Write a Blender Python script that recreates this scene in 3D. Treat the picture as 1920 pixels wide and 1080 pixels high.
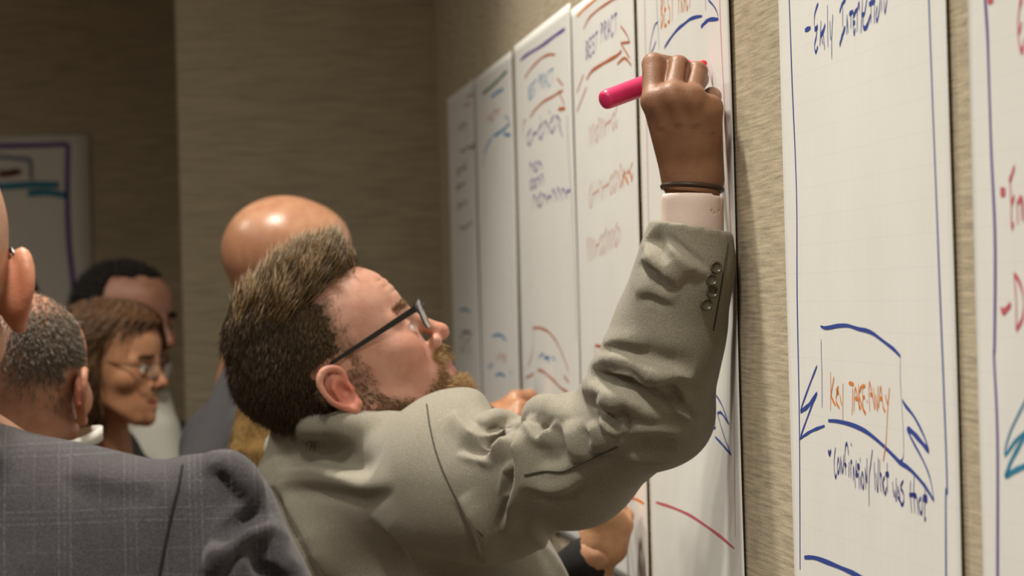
import bpy, math, random
import numpy as np
from mathutils import Matrix, Vector

for _o in list(bpy.data.objects):
    bpy.data.objects.remove(_o, do_unlink=True)
random.seed(7)
np.random.seed(7)
SC = bpy.context.scene
COL = SC.collection

# ------------------------------------------------------------------ camera
FPX = 6000.0                    # focal length in pixels of the 1920x1080 frame
CAM = np.array([-0.566, 0.0, 1.60])
_d = np.array([(330 - 960) / FPX, (578 - 540) / FPX, 1.0]); _d /= np.linalg.norm(_d)
_z = np.array([-0.026, -1.0, 0.0]); _z = _z - _d * (_z @ _d); _z /= np.linalg.norm(_z)
_x = np.cross(_d, _z)
C2W = np.stack([_x, _d, _z])    # camera frame (right, down, forward) -> world
W2C = C2W.T
DOWN = W2C @ np.array([0, 0, -1.0])
AWAY = W2C @ np.array([0, 1.0, 0])
TOWALL = W2C @ np.array([1.0, 0, 0])

cd = bpy.data.cameras.new('camera')
cd.sensor_width = 36.0
cd.lens = FPX / 1920 * 36.0
cd.clip_start = 0.05
cd.dof.use_dof = True
cd.dof.focus_distance = 2.98
cd.dof.aperture_fstop = 10.5
cam = bpy.data.objects.new('camera', cd)
COL.objects.link(cam)
m = Matrix.Identity(4)
for i in range(3):
    m[i][0] = C2W[i][0]; m[i][1] = -C2W[i][1]; m[i][2] = -C2W[i][2]; m[i][3] = CAM[i]
cam.matrix_world = m
SC.camera = cam

# ------------------------------------------------------------------ light
SC.view_settings.view_transform = 'Standard'
SC.view_settings.look = 'None'
SC.view_settings.gamma = 1.0
SC.view_settings.use_curve_mapping = False
SC.view_settings.exposure = 0.0
wd = bpy.data.worlds.new('world'); SC.world = wd
wd.use_nodes = True
wd.node_tree.nodes['Background'].inputs[0].default_value = (1.0, 0.86, 0.66, 1)
wd.node_tree.nodes['Background'].inputs[1].default_value = 0.0


def downlight_or_fill(loc, power, angle, blend, size, color=(1.0, 0.928, 0.805)):
    l = bpy.data.lights.new('downlight_or_fill', 'SPOT')
    l.energy = power; l.spot_size = math.radians(angle); l.spot_blend = blend
    l.shadow_soft_size = size; l.color = color
    o = bpy.data.objects.new('downlight_or_fill', l); COL.objects.link(o)
    o.location = loc
    return o


downlight_or_fill((-0.75, 3.90, 3.84), 310, 100, 0.45, 0.16)
downlight_or_fill((-0.75, 1.40, 3.84), 320, 100, 0.45, 0.16)
downlight_or_fill((-2.60, 4.90, 3.84), 165, 150, 0.8, 0.18)  # fill spot added at the left to brighten the far wall
downlight_or_fill((-2.75, 3.60, 3.84), 60, 150, 0.8, 0.18)  # this and the next two: unseen spots added as room fill
downlight_or_fill((-2.75, 2.10, 3.84), 90, 150, 0.8, 0.18)
downlight_or_fill((-2.75, 0.60, 3.84), 90, 150, 0.8, 0.18)


# ------------------------------------------------------------------ pixel helpers
def C(px, py, Z):
    """camera-frame point at depth Z that is seen at pixel (px, py)"""
    return np.array([(px - 960) / FPX * Z, (py - 540) / FPX * Z, Z])


def to_world(P):
    return np.asarray(P) @ C2W.T + CAM


def proj(Pw):
    c = (np.asarray(Pw) - CAM) @ C2W
    return np.stack([960 + FPX * c[..., 0] / c[..., 2], 540 + FPX * c[..., 1] / c[..., 2]], -1)


def on_plane(px, py, axis, val):
    """world point where the sight line of a pixel meets the plane axis=val"""
    d = C2W @ np.array([(px - 960) / FPX, (py - 540) / FPX, 1.0])
    t = (val - CAM[axis]) / d[axis]
    return CAM + t * d


# ------------------------------------------------------------------ materials
def new_mat(name):
    mt = bpy.data.materials.new(name); mt.use_nodes = True
    nt = mt.node_tree
    b = nt.nodes['Principled BSDF']
    return mt, nt, b


def lin(c):
    return tuple(((v / 255.0) / 12.92 if v / 255.0 <= 0.04045 else ((v / 255.0 + 0.055) / 1.055) ** 2.4) for v in c)


def N(nt, kind, **kw):
    n = nt.nodes.new(kind)
    for k, v in kw.items():
        if k == 'op': n.operation = v
        elif k == 'inp':
            for i, val in v.items(): n.inputs[i].default_value = val
        else: setattr(n, k, v)
    return n


def plain(name, col, rough=0.6, spec=0.4, metal=0.0, noise=0.0, nscale=60, bump=0.0):
    mt, nt, b = new_mat(name)
    b.inputs['Roughness'].default_value = rough
    b.inputs['Specular IOR Level'].default_value = spec
    b.inputs['Metallic'].default_value = metal
    L = nt.links
    tc = N(nt, 'ShaderNodeTexCoord')
    nz = N(nt, 'ShaderNodeTexNoise', inp={'Scale': nscale, 'Detail': 4.0})
    L.new(tc.outputs['Object'], nz.inputs['Vector'])
    mx = N(nt, 'ShaderNodeMix', data_type='RGBA')
    a = tuple(max(0, c * (1 - noise)) for c in col); c2 = tuple(min(1, c * (1 + noise)) for c in col)
    mx.inputs[6].default_value = (*a, 1); mx.inputs[7].default_value = (*c2, 1)
    L.new(nz.outputs['Fac'], mx.inputs[0]); L.new(mx.outputs[2], b.inputs['Base Color'])
    if bump:
        bp = N(nt, 'ShaderNodeBump', inp={'Strength': bump, 'Distance': 0.002})
        L.new(nz.outputs['Fac'], bp.inputs['Height']); L.new(bp.outputs[0], b.inputs['Normal'])
    return mt


def skin_mat(name, rough=0.5, sss=0.06):
    """skin tone comes from the mesh's own colour attribute (lips, ears, stubble)"""
    mt, nt, b = new_mat(name)
    L = nt.links
    at = N(nt, 'ShaderNodeAttribute', attribute_name='tone')
    tc = N(nt, 'ShaderNodeTexCoord')
    nz = N(nt, 'ShaderNodeTexNoise', inp={'Scale': 55, 'Detail': 5.0})
    L.new(tc.outputs['Object'], nz.inputs['Vector'])
    hs = N(nt, 'ShaderNodeMix', data_type='RGBA', blend_type='MULTIPLY')
    cr = N(nt, 'ShaderNodeValToRGB')
    cr.color_ramp.elements[0].position = 0.3; cr.color_ramp.elements[0].color = (0.78, 0.64, 0.60, 1)
    cr.color_ramp.elements[1].position = 0.7; cr.color_ramp.elements[1].color = (1.0, 1.0, 1.0, 1)
    L.new(nz.outputs['Fac'], cr.inputs[0])
    hs.inputs[0].default_value = 0.8
    L.new(at.outputs['Color'], hs.inputs[6]); L.new(cr.outputs[0], hs.inputs[7])
    L.new(hs.outputs[2], b.inputs['Base Color'])
    b.inputs['Roughness'].default_value = rough
    b.inputs['Specular IOR Level'].default_value = 0.45
    b.inputs['Subsurface Weight'].default_value = sss
    b.inputs['Subsurface Radius'].default_value = (1.0, 0.35, 0.2)
    b.inputs['Subsurface Scale'].default_value = 0.006
    n2 = N(nt, 'ShaderNodeTexNoise', inp={'Scale': 420, 'Detail': 3.0})
    L.new(tc.outputs['Object'], n2.inputs['Vector'])
    bp = N(nt, 'ShaderNodeBump', inp={'Strength': 0.4, 'Distance': 0.0008})
    L.new(n2.outputs['Fac'], bp.inputs['Height']); L.new(bp.outputs[0], b.inputs['Normal'])
    return mt


def hair_mat(name):
    mt, nt, b = new_mat(name)
    at = N(nt, 'ShaderNodeAttribute', attribute_name='tone')
    nt.links.new(at.outputs['Color'], b.inputs['Base Color'])
    b.inputs['Roughness'].default_value = 0.42
    b.inputs['Specular IOR Level'].default_value = 0.5
    return mt


def cloth_mat(name, col, col2, check=None, rough=0.85, scale=900, bump=0.5, mott=0.25):
    """woven cloth: fine weave, mottled thread colour, optional window-pane check"""
    mt, nt, b = new_mat(name)
    L = nt.links
    b.inputs['Roughness'].default_value = rough
    b.inputs['Specular IOR Level'].default_value = 0.25
    b.inputs['Sheen Weight'].default_value = 0.15
    tc = N(nt, 'ShaderNodeTexCoord')
    mp = N(nt, 'ShaderNodeMapping', inp={'Rotation': (0.3, 0.2, 0.5)})
    L.new(tc.outputs['Object'], mp.inputs[0])
    n1 = N(nt, 'ShaderNodeTexNoise', inp={'Scale': scale, 'Detail': 2.0})
    n2 = N(nt, 'ShaderNodeTexNoise', inp={'Scale': 14, 'Detail': 4.0})
    L.new(mp.outputs[0], n1.inputs['Vector']); L.new(mp.outputs[0], n2.inputs['Vector'])
    ad = N(nt, 'ShaderNodeMath', op='MULTIPLY_ADD'); ad.inputs[1].default_value = mott
    L.new(n2.outputs['Fac'], ad.inputs[0]); L.new(n1.outputs['Fac'], ad.inputs[2])
    cr = N(nt, 'ShaderNodeValToRGB')
    cr.color_ramp.elements[0].position = 0.42; cr.color_ramp.elements[0].color = (*col, 1)
    cr.color_ramp.elements[1].position = 0.80; cr.color_ramp.elements[1].color = (*col2, 1)
    L.new(ad.outputs[0], cr.inputs[0])
    last = cr.outputs[0]
    if check:
        ccol, period, rot, org = check
        mp2 = N(nt, 'ShaderNodeMapping')
        mp2.inputs['Rotation'].default_value = rot
        mp2.inputs['Location'].default_value = org
        L.new(tc.outputs['Object'], mp2.inputs[0])
        sp = N(nt, 'ShaderNodeSeparateXYZ'); L.new(mp2.outputs[0], sp.inputs[0])
        tot = None
        for ax, off, w, amt in ((0, 0, .020, 1), (0, .09, .016, .7), (0, .18, .02, 1), (0, .55, .02, .6),
                                (2, 0, .02, .9), (2, .09, .016, .6), (2, .18, .02, .9), (2, .6, .02, .5)):
            dv = N(nt, 'ShaderNodeMath', op='MULTIPLY_ADD'); dv.inputs[1].default_value = 1 / period; dv.inputs[2].default_value = 100 + off
            L.new(sp.outputs[ax], dv.inputs[0])
            fr = N(nt, 'ShaderNodeMath', op='FRACT'); L.new(dv.outputs[0], fr.inputs[0])
            lt = N(nt, 'ShaderNodeMath', op='LESS_THAN'); lt.inputs[1].default_value = w; L.new(fr.outputs[0], lt.inputs[0])
            ml = N(nt, 'ShaderNodeMath', op='MULTIPLY'); ml.inputs[1].default_value = amt; L.new(lt.outputs[0], ml.inputs[0])
            if tot is None: tot = ml
            else:
                sm = N(nt, 'ShaderNodeMath', op='MAXIMUM'); L.new(tot.outputs[0], sm.inputs[0]); L.new(ml.outputs[0], sm.inputs[1]); tot = sm
        nn = N(nt, 'ShaderNodeTexNoise', inp={'Scale': 700, 'Detail': 1.0}); L.new(tc.outputs['Object'], nn.inputs['Vector'])
        mr = N(nt, 'ShaderNodeMapRange', inp={1: 0.42, 2: 0.6}); L.new(nn.outputs['Fac'], mr.inputs[0])
        mm = N(nt, 'ShaderNodeMath', op='MULTIPLY'); L.new(tot.outputs[0], mm.inputs[0]); L.new(mr.outputs[0], mm.inputs[1])
        m8 = N(nt, 'ShaderNodeMath', op='MULTIPLY'); m8.inputs[1].default_value = 0.22; L.new(mm.outputs[0], m8.inputs[0])
        mx = N(nt, 'ShaderNodeMix', data_type='RGBA'); mx.inputs[7].default_value = (*ccol, 1)
        L.new(m8.outputs[0], mx.inputs[0]); L.new(last, mx.inputs[6]); last = mx.outputs[2]
    L.new(last, b.inputs['Base Color'])
    bp = N(nt, 'ShaderNodeBump', inp={'Strength': bump, 'Distance': 0.0015})
    n3 = N(nt, 'ShaderNodeTexNoise', inp={'Scale': 60, 'Detail': 3.0}); L.new(tc.outputs['Object'], n3.inputs['Vector'])
    a3 = N(nt, 'ShaderNodeMath', op='MULTIPLY_ADD'); a3.inputs[1].default_value = 0.35
    L.new(n3.outputs['Fac'], a3.inputs[0]); L.new(n1.outputs['Fac'], a3.inputs[2])
    L.new(a3.outputs[0], bp.inputs['Height']); L.new(bp.outputs[0], b.inputs['Normal'])
    return mt


# ------------------------------------------------------------------ object helpers
def link(name, me, mat=None, parent=None):
    o = bpy.data.objects.new(name, me); COL.objects.link(o)
    if mat is not None: me.materials.append(mat)
    if parent is not None:
        o.parent = parent
        o.matrix_parent_inverse = parent.matrix_basis.inverted()
    return o


def mesh_np(name, V, Fc, mat=None, parent=None, smooth=True, tone=None, world=True):
    """mesh from arrays; V in the camera frame unless world"""
    V = np.asarray(V, float)
    if not world: V = to_world(V)
    me = bpy.data.meshes.new(name)
    if isinstance(Fc, np.ndarray) and Fc.ndim == 2:
        nf, k = Fc.shape
        me.vertices.add(len(V)); me.vertices.foreach_set('co', V.astype(np.float32).ravel())
        me.loops.add(nf * k); me.loops.foreach_set('vertex_index', Fc.astype(np.int32).ravel())
        me.polygons.add(nf)
        me.polygons.foreach_set('loop_start', np.arange(0, nf * k, k, dtype=np.int32))
        me.update(calc_edges=True)
    else:
        me.from_pydata([tuple(v) for v in V], [], [tuple(int(i) for i in f) for f in Fc])
    me.validate()
    if smooth:
        me.polygons.foreach_set('use_smooth', np.ones(len(me.polygons), dtype=bool))
    if tone is not None:
        at = me.color_attributes.new('tone', 'FLOAT_COLOR', 'POINT')
        t = np.ones((len(V), 4), np.float32); t[:, :3] = tone
        at.data.foreach_set('color', t.ravel())
    return link(name, me, mat, parent)


def tag(o, label=None, cat=None, group=None, kind=None):
    if label: o['label'] = label
    if cat: o['category'] = cat
    if group: o['group'] = group
    if kind: o['kind'] = kind
    return o


def empty(name, loc):
    o = bpy.data.objects.new(name, None); COL.objects.link(o)
    o.location = tuple(loc); o.empty_display_size = 0.1
    return o


def box_arrays(lo, hi):
    x0, y0, z0 = lo; x1, y1, z1 = hi
    V = [(x0, y0, z0), (x1, y0, z0), (x1, y1, z0), (x0, y1, z0), (x0, y0, z1), (x1, y0, z1), (x1, y1, z1), (x0, y1, z1)]
    Fc = [(0, 3, 2, 1), (4, 5, 6, 7), (0, 1, 5, 4), (1, 2, 6, 5), (2, 3, 7, 6), (3, 0, 4, 7)]
    return np.array(V, float), np.array(Fc)


def box(name, lo, hi, mat, parent=None, cell=0.2):
    """a box whose sides are divided into cells"""
    lo = np.array(lo, float); hi = np.array(hi, float); V, Fc = [], []
    for ax in range(3):
        u, v = (ax + 1) % 3, (ax + 2) % 3
        nu = max(1, int((hi[u] - lo[u]) / cell)); nv = max(1, int((hi[v] - lo[v]) / cell))
        for end in (0, 1):
            b = len(V)
            for j in range(nv + 1):
                for i in range(nu + 1):
                    p = [0, 0, 0]; p[ax] = (lo, hi)[end][ax]
                    p[u] = lo[u] + (hi[u] - lo[u]) * i / nu; p[v] = lo[v] + (hi[v] - lo[v]) * j / nv
                    V.append(p)
            for j in range(nv):
                for i in range(nu):
                    k = b + j * (nu + 1) + i; q = (k, k + 1, k + nu + 2, k + nu + 1)
                    Fc.append(q if end else q[::-1])
    V = np.array(V, float); Fc = np.array(Fc)
    return mesh_np(name, V, Fc, mat, parent, smooth=False)


def tube_arrays(P, R, n=10, caps=True):
    """tube along points P with radii R"""
    P = np.asarray(P, float); R = np.broadcast_to(np.asarray(R, float), (len(P),))
    T = np.gradient(P, axis=0); T /= np.linalg.norm(T, axis=1)[:, None] + 1e-12
    ref = np.array([0.31, 0.17, 0.93]); V = []
    a = np.cross(T[0], ref); a /= np.linalg.norm(a)
    for p, t, r in zip(P, T, R):
        a = a - t * (a @ t); a /= np.linalg.norm(a); b = np.cross(t, a)
        for k in range(n):
            w = 2 * math.pi * k / n
            V.append(p + r * (math.cos(w) * a + math.sin(w) * b))
    Fc = []
    for i in range(len(P) - 1):
        for k in range(n):
            Fc.append((i * n + k, i * n + (k + 1) % n, (i + 1) * n + (k + 1) % n, (i + 1) * n + k))
    if caps:
        Fc.append(tuple(range(n - 1, -1, -1))); Fc.append(tuple((len(P) - 1) * n + k for k in range(n)))
    return V, Fc


def merge(parts):
    V, Fc, o = [], [], 0
    for v, f in parts:
        V.extend(list(v)); Fc.extend([tuple(i + o for i in q) for q in f]); o += len(v)
    return V, Fc


def spline(P, n):
    """Catmull-Rom resampling of a point list"""
    P = np.asarray(P, float)
    if len(P) < 3:
        t = np.linspace(0, 1, n)[:, None]; return P[0] * (1 - t) + P[-1] * t
    Q = np.vstack([2 * P[0] - P[1], P, 2 * P[-1] - P[-2]])
    out = []
    for s in np.linspace(0, len(P) - 1 - 1e-9, n):
        i = int(s); t = s - i; a, b, c, d = Q[i:i + 4]
        out.append(0.5 * ((2 * b) + (c - a) * t + (2 * a - 5 * b + 4 * c - d) * t * t + (3 * b - a - 3 * c + d) * t ** 3))
    return np.array(out)
# ================================================================== the room
def wallpaper_mat(name, horizontal_axis, col, relief=1.0):
    """crinkled grass-cloth wall covering: short horizontal ribs, their shading put into the colour"""
    mt, nt, b = new_mat(name)
    L = nt.links
    b.inputs['Roughness'].default_value = 1.0
    b.inputs['Specular IOR Level'].default_value = 0.0
    tc = N(nt, 'ShaderNodeTexCoord')
    mp = N(nt, 'ShaderNodeMapping')
    sc = [14, 14, 14]; sc[horizontal_axis] = 11; sc[2] = 330
    mp.inputs['Scale'].default_value = sc
    L.new(tc.outputs['Object'], mp.inputs[0])
    n1 = N(nt, 'ShaderNodeTexNoise', inp={'Scale': 1.0, 'Detail': 3.0, 'Roughness': 0.6, 'Distortion': 0.05})
    L.new(mp.outputs[0], n1.inputs['Vector'])
    mp2 = N(nt, 'ShaderNodeMapping')
    s2 = [300, 300, 300]; s2[horizontal_axis] = 160; s2[2] = 700
    mp2.inputs['Scale'].default_value = s2
    L.new(tc.outputs['Object'], mp2.inputs[0])
    n2 = N(nt, 'ShaderNodeTexNoise', inp={'Scale': 1.0, 'Detail': 2.0})
    L.new(mp2.outputs[0], n2.inputs['Vector'])
    ad = N(nt, 'ShaderNodeMath', op='MULTIPLY_ADD'); ad.inputs[1].default_value = 0.5
    L.new(n2.outputs['Fac'], ad.inputs[0]); L.new(n1.outputs['Fac'], ad.inputs[2])
    cr = N(nt, 'ShaderNodeValToRGB')
    d = tuple(c * 0.58 for c in col); l = tuple(min(1, c * 1.16) for c in col)  # dark and light streak tones stand in for the ribs' shading
    cr.color_ramp.elements[0].position = 0.50; cr.color_ramp.elements[0].color = (*d, 1)
    cr.color_ramp.elements[1].position = 0.95; cr.color_ramp.elements[1].color = (*l, 1)
    L.new(ad.outputs[0], cr.inputs[0]); L.new(cr.outputs[0], b.inputs['Base Color'])
    return mt


WALLC = (0.56, 0.485, 0.36)
m_wall_r = wallpaper_mat('wallcovering_right', 1, WALLC)
m_wall_f = wallpaper_mat('wallcovering_far', 0, WALLC, 0.4)
m_ceil = plain('ceiling_paint', (0.62, 0.58, 0.52), 0.9, noise=0.04)
m_floor = plain('carpet', (0.10, 0.08, 0.065), 0.95, noise=0.5, nscale=200, bump=0.6)
m_base = plain('baseboard_wood', (0.12, 0.07, 0.04), 0.5, noise=0.2)

YC = on_plane(830, 560, 0, 0.0)[1]            # inner corner of the far wall
XE = on_plane(343, 560, 1, YC)[0]             # outer corner where the far wall stops
YR = YC + 1.45                                # the wall of the recess behind it
H = 3.9
XL, YB = -5.2, -2.2
tag(box('floor', (XL, YB, -0.05), (0.1, YR + .1, 0), m_floor), kind='structure')
tag(box('ceiling', (XL, YB, H), (0.1, YR + .1, H + .05), m_ceil), kind='structure')
tag(box('wall_right', (0, YB, 0), (0.1, YC, H), m_wall_r), kind='structure')
tag(box('wall_far', (XE, YC, 0), (0.1, YR, H), m_wall_f), kind='structure')
tag(box('wall_recess', (XL, YR, 0), (0.1, YR + .1, H), m_wall_f), kind='structure')
tag(box('wall_left', (XL - .1, YB, 0), (XL, YR + .1, H), m_wall_r), kind='structure')
tag(box('wall_back', (XL, YB - .1, 0), (0.1, YB, H), m_wall_f), kind='structure')
tag(box('baseboard_right', (-0.012, YB, 0), (0, YC, 0.10), m_base), kind='structure')
tag(box('baseboard_far', (XE, YC - .012, 0), (-0.012, YC, 0.10), m_base), kind='structure')
tag(box('baseboard_recess', (XL, YR - .012, 0), (XE, YR, 0.10), m_base), kind='structure')
print('far wall y', YC, 'edge x', XE)


# ================================================================== flip chart sheets
def paper_mat():
    """white pad paper with a faint printed one-inch grid"""
    mt, nt, b = new_mat('pad_paper')
    L = nt.links
    b.inputs['Roughness'].default_value = 0.9
    b.inputs['Specular IOR Level'].default_value = 0.04
    uv = N(nt, 'ShaderNodeUVMap', uv_map='UVMap')
    sp = N(nt, 'ShaderNodeSeparateXYZ'); L.new(uv.outputs[0], sp.inputs[0])
    outs = []
    for ax, w in ((0, 0.05), (1, 0.035)):
        dv = N(nt, 'ShaderNodeMath', op='MULTIPLY_ADD'); dv.inputs[1].default_value = 1 / 0.0254; dv.inputs[2].default_value = 100.4
        L.new(sp.outputs[ax], dv.inputs[0])
        fr = N(nt, 'ShaderNodeMath', op='FRACT'); L.new(dv.outputs[0], fr.inputs[0])
        lt = N(nt, 'ShaderNodeMath', op='LESS_THAN'); lt.inputs[1].default_value = w; L.new(fr.outputs[0], lt.inputs[0])
        outs.append(lt)
    mx = N(nt, 'ShaderNodeMath', op='MAXIMUM'); L.new(outs[0].outputs[0], mx.inputs[0]); L.new(outs[1].outputs[0], mx.inputs[1])
    ml = N(nt, 'ShaderNodeMath', op='MULTIPLY'); ml.inputs[1].default_value = 0.17; L.new(mx.outputs[0], ml.inputs[0])
    nz = N(nt, 'ShaderNodeTexNoise', inp={'Scale': 9.0, 'Detail': 3.0}); L.new(uv.outputs[0], nz.inputs['Vector'])
    c0 = N(nt, 'ShaderNodeMix', data_type='RGBA')
    c0.inputs[6].default_value = (0.80, 0.80, 0.77, 1); c0.inputs[7].default_value = (0.88, 0.88, 0.86, 1)
    L.new(nz.outputs['Fac'], c0.inputs[0])
    c1 = N(nt, 'ShaderNodeMix', data_type='RGBA'); c1.inputs[7].default_value = (0.62, 0.66, 0.68, 1)
    L.new(ml.outputs[0], c1.inputs[0]); L.new(c0.outputs[2], c1.inputs[6])
    L.new(c1.outputs[2], b.inputs['Base Color'])
    return mt


m_paper = paper_mat()
INK = {'blue': (0.035, 0.075, 0.36), 'navy': (0.03, 0.04, 0.26), 'purple': (0.13, 0.075, 0.34), 'orange': (0.80, 0.25, 0.03),
       'red': (0.58, 0.09, 0.05), 'brick': (0.52, 0.15, 0.06), 'rose': (0.62, 0.13, 0.17), 'teal': (0.03, 0.25, 0.42),
       'sky': (0.05, 0.26, 0.55), 'green': (0.06, 0.20, 0.12), 'pink': (0.72, 0.12, 0.26), 'palepink': (0.78, 0.47, 0.50),
       'slate': (0.16, 0.17, 0.19), 'coral': (0.70, 0.27, 0.19), 'greyblue': (0.24, 0.29, 0.42)}
INKM = {k: plain('ink_' + k, v, 0.6, 0.3, noise=0.12, nscale=90) for k, v in INK.items()}


class Sheet:
    def __init__(self, pxl, pxr, ztop, height, label, wave=0.0014, curl=0.0016, curl_l=0.0, seed=0, stand=0.0022, k=1.0, group='flip chart sheets on the right wall', bottom_curl=0.0):
        self.y1 = on_plane(pxl, 300, 0, -stand)[1]     # far (left) edge
        self.y0 = on_plane(pxr, 300, 0, -(stand + curl * .8 + wave * .4))[1]     # near (right) edge
        self.z1 = ztop; self.z0 = ztop - height
        self.wave, self.curl, self.curl_l, self.seed, self.stand, self.bc = wave, curl, curl_l, seed, stand, bottom_curl
        self.k = k
        ny, nz = 40, 60
        ys = np.linspace(self.y0, self.y1, ny); zs = np.linspace(self.z0, self.z1, nz)
        V, UV, Fc = [], [], []
        for z in zs:
            for y in ys:
                V.append((-self.off(y, z), y, z)); UV.append((y - self.y0, z - self.z0))
        for j in range(nz - 1):
            for i in range(ny - 1):
                a = j * ny + i
                Fc.append((a, a + ny, a + ny + 1, a + 1))
        o = mesh_np('flip_chart_sheet', np.array(V), np.array(Fc), m_paper)
        uvl = o.data.uv_layers.new(name='UVMap')
        li = np.zeros(len(o.data.loops), np.int32); o.data.loops.foreach_get('vertex_index', li)
        uvl.data.foreach_set('uv', np.array(UV)[li].astype(np.float32).ravel())
        sd = o.modifiers.new('thickness', 'SOLIDIFY'); sd.thickness = 0.0004; sd.offset = -1
        tag(o, label, 'paper sheet', group)
        self.o = o

    def off(self, y, z):
        s = (y - self.y0) / (self.y1 - self.y0); t = (z - self.z0) / (self.z1 - self.z0)
        s = np.clip(s, 0, 1); t = np.clip(t, 0, 1)
        w = self.wave * (0.5 + 0.5 * np.sin(5.2 * s + 3.1 * t + self.seed)) * 0.6
        w = w + self.wave * 0.35 * np.sin(9 * t + 2.3 * self.seed) * (1 - s) ** 2
        w = w + self.curl * (1 - s) ** 4 * (0.95 - 0.3 * t) + self.curl_l * s ** 6
        w = w + self.bc * (1 - t) ** 4
        return self.stand + np.maximum(w, -0.003)

    def ink(self, strokes, color, width=0.005, name='marker_writing'):
        """strokes: pixel polylines laid onto the sheet as flat marker lines"""
        one = name in ('marker_writing', 'marker_heading')
        if not one and len(strokes) > 1:
            for st in strokes: self.ink([st], color, width, name)
            return
        V, Fc = [], []
        for st in strokes:
            w = width
            if isinstance(st, tuple): st, w = st
            P = np.array([on_plane(px, py, 0, -(self.stand + self.wave * 0.5))[1:] for px, py in st])
            L = np.sum(np.linalg.norm(np.diff(P, axis=0), axis=1))
            n = int(max(5, min(60, L / 0.006)))
            if len(P) > 2: Q = spline(P, max(n, 3 * len(P)))
            else: Q = spline(P, n)
            T = np.gradient(Q, axis=0); T /= np.linalg.norm(T, axis=1)[:, None] + 1e-9
            Nn = np.stack([-T[:, 1], T[:, 0]], -1)
            tt = np.linspace(0, 1, len(Q))
            chis = 1.0 if name == 'marker_border' else np.sqrt((0.5 * Nn[:, 0]) ** 2 + Nn[:, 1] ** 2)
            ww = chis * (1.0 if name == 'marker_border' else self.k) * w * 0.5 * np.clip(0.7 + 3.5 * np.minimum(tt, 1 - tt), 0.6, 1.0) * (1 + 0.12 * np.sin(17 * tt + 40 * Q[0, 0]))
            b = len(V)
            for k in range(len(Q)):
                for s in (1, -1):
                    y, z = Q[k] + s * Nn[k] * ww[k]
                    V.append((-self.off(y, z) - 0.00022, y, z))
            for k in range(len(Q) - 1):
                a = b + 2 * k
                Fc.append((a, a + 1, a + 3, a + 2))
        o = mesh_np(name, np.array(V), np.array(Fc), INKM[color], self.o, smooth=False)
        if one and len(strokes) > 1: o['kind'] = 'stuff'
        return o


def cr(x0, y0, s, *strokes):
    """strokes noted on an enlarged view -> frame pixels"""
    out = []
    for st in strokes:
        w = None
        if isinstance(st, tuple) and isinstance(st[0], list): st, w = st
        q = [(x0 + a / s, y0 + b / s) for a, b in st]
        out.append((q, w) if w else q)
    return out


def scrawl(p0, p1, h, n, seed):
    """a hand-written word between two pixels: up and down letter strokes"""
    r = random.Random(seed); out = []
    p0 = np.array(p0, float); p1 = np.array(p1, float); d = (p1 - p0) / n
    for i in range(n):
        a = p0 + d * i
        k = r.random()
        top = a + (0, -h * (0.8 + 0.35 * r.random())) + d * 0.1
        if k < .4: out.append([tuple(a), tuple(top), tuple(a + d * .75 + (0, -h * .45)), tuple(a + d * .8)])
        elif k < .7: out.append([tuple(top + d * .6), tuple(a + (0, -h * .55)), tuple(a + d * .4 + (0, 0)), tuple(a + d * .8 + (0, -h * .4))])
        else:
            out.append([tuple(top), tuple(a)]); out.append([tuple(a + (0, -h * .5)), tuple(a + d * .75 + (0, -h * .6))])
    return out


GLYPH = {'B': [[(0, 0), (0, 1), (.7, .85), (.1, .55)], [(.1, .55), (.85, .3), (0, 0)]], 'E': [[(.8, 1), (0, .95), (0, 0), (.8, .02)], [(0, .5), (.6, .55)]],
         'S': [[(.8, .9), (.2, .98), (.1, .65), (.75, .4), (.6, .05), (0, .1)]], 'T': [[(0, .95), (.95, 1)], [(.48, .97), (.45, 0)]], 'P': [[(.05, 0), (.05, 1), (.8, .8), (.1, .48)]],
         'R': [[(.05, 0), (.05, 1), (.75, .8), (.1, .5)], [(.1, .5), (.85, 0)]], 'A': [[(0, 0), (.42, 1), (.85, 0)], [(.15, .4), (.7, .4)]], 'C': [[(.85, .85), (.35, 1), (.05, .5), (.35, 0), (.85, .15)]], 'I': [[(.4, 1), (.4, 0)]]}


def word(text, bl, br, h):
    """printed capitals between two baseline pixels"""
    out = []; bl = np.array(bl, float); br = np.array(br, float); d = (br - bl) / len(text)
    for i, ch in enumerate(text):
        for st in GLYPH[ch]:
            q = [tuple(bl + d * (i + .08 + .8 * x) + np.array([0, -h * y])) for x, y in st]
            if len(q) > 2 and ch in 'BEPRAT': out += [[q[k], q[k + 1]] for k in range(len(q) - 1)]
            else: out.append(q)
    return out


zt = {k: on_plane(px, py, 0, -0.006)[2] for k, (px, py) in {'p1': (840, 183), 'p2': (889, 147), 'p3': (961, 86), 'p4': (1072, 14)}.items()}
print('sheet tops', zt, 'p5 bottom', on_plane(1223, 1045, 0, -0.006), 'p6 width', on_plane(1467, 300, 0, 0)[1] - on_plane(1778, 300, 0, 0)[1])
HS = 0.77
p1 = Sheet(842, 891, zt['p1'], HS, 'shaded pad sheet closest to the far corner, faint dark notes', seed=1, k=0.48)
p2 = Sheet(894, 963, zt['p2'], HS, 'second pad sheet from the far corner, green line at top', seed=2, k=0.48)
p3 = Sheet(969, 1075, zt['p3'], HS, 'pad sheet with purple top line and purple handwritten list', seed=3, k=0.48)
p4 = Sheet(1078, 1195, zt['p4'], HS, 'pad sheet with red lists, behind the pink marker', seed=4, k=0.48)
p5 = Sheet(1203, 1374, zt['p4'] + 0.0, 0.775, 'pad sheet being written on by the raised hand', seed=5, wave=0.0016, curl=0.0022, k=0.6)
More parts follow.
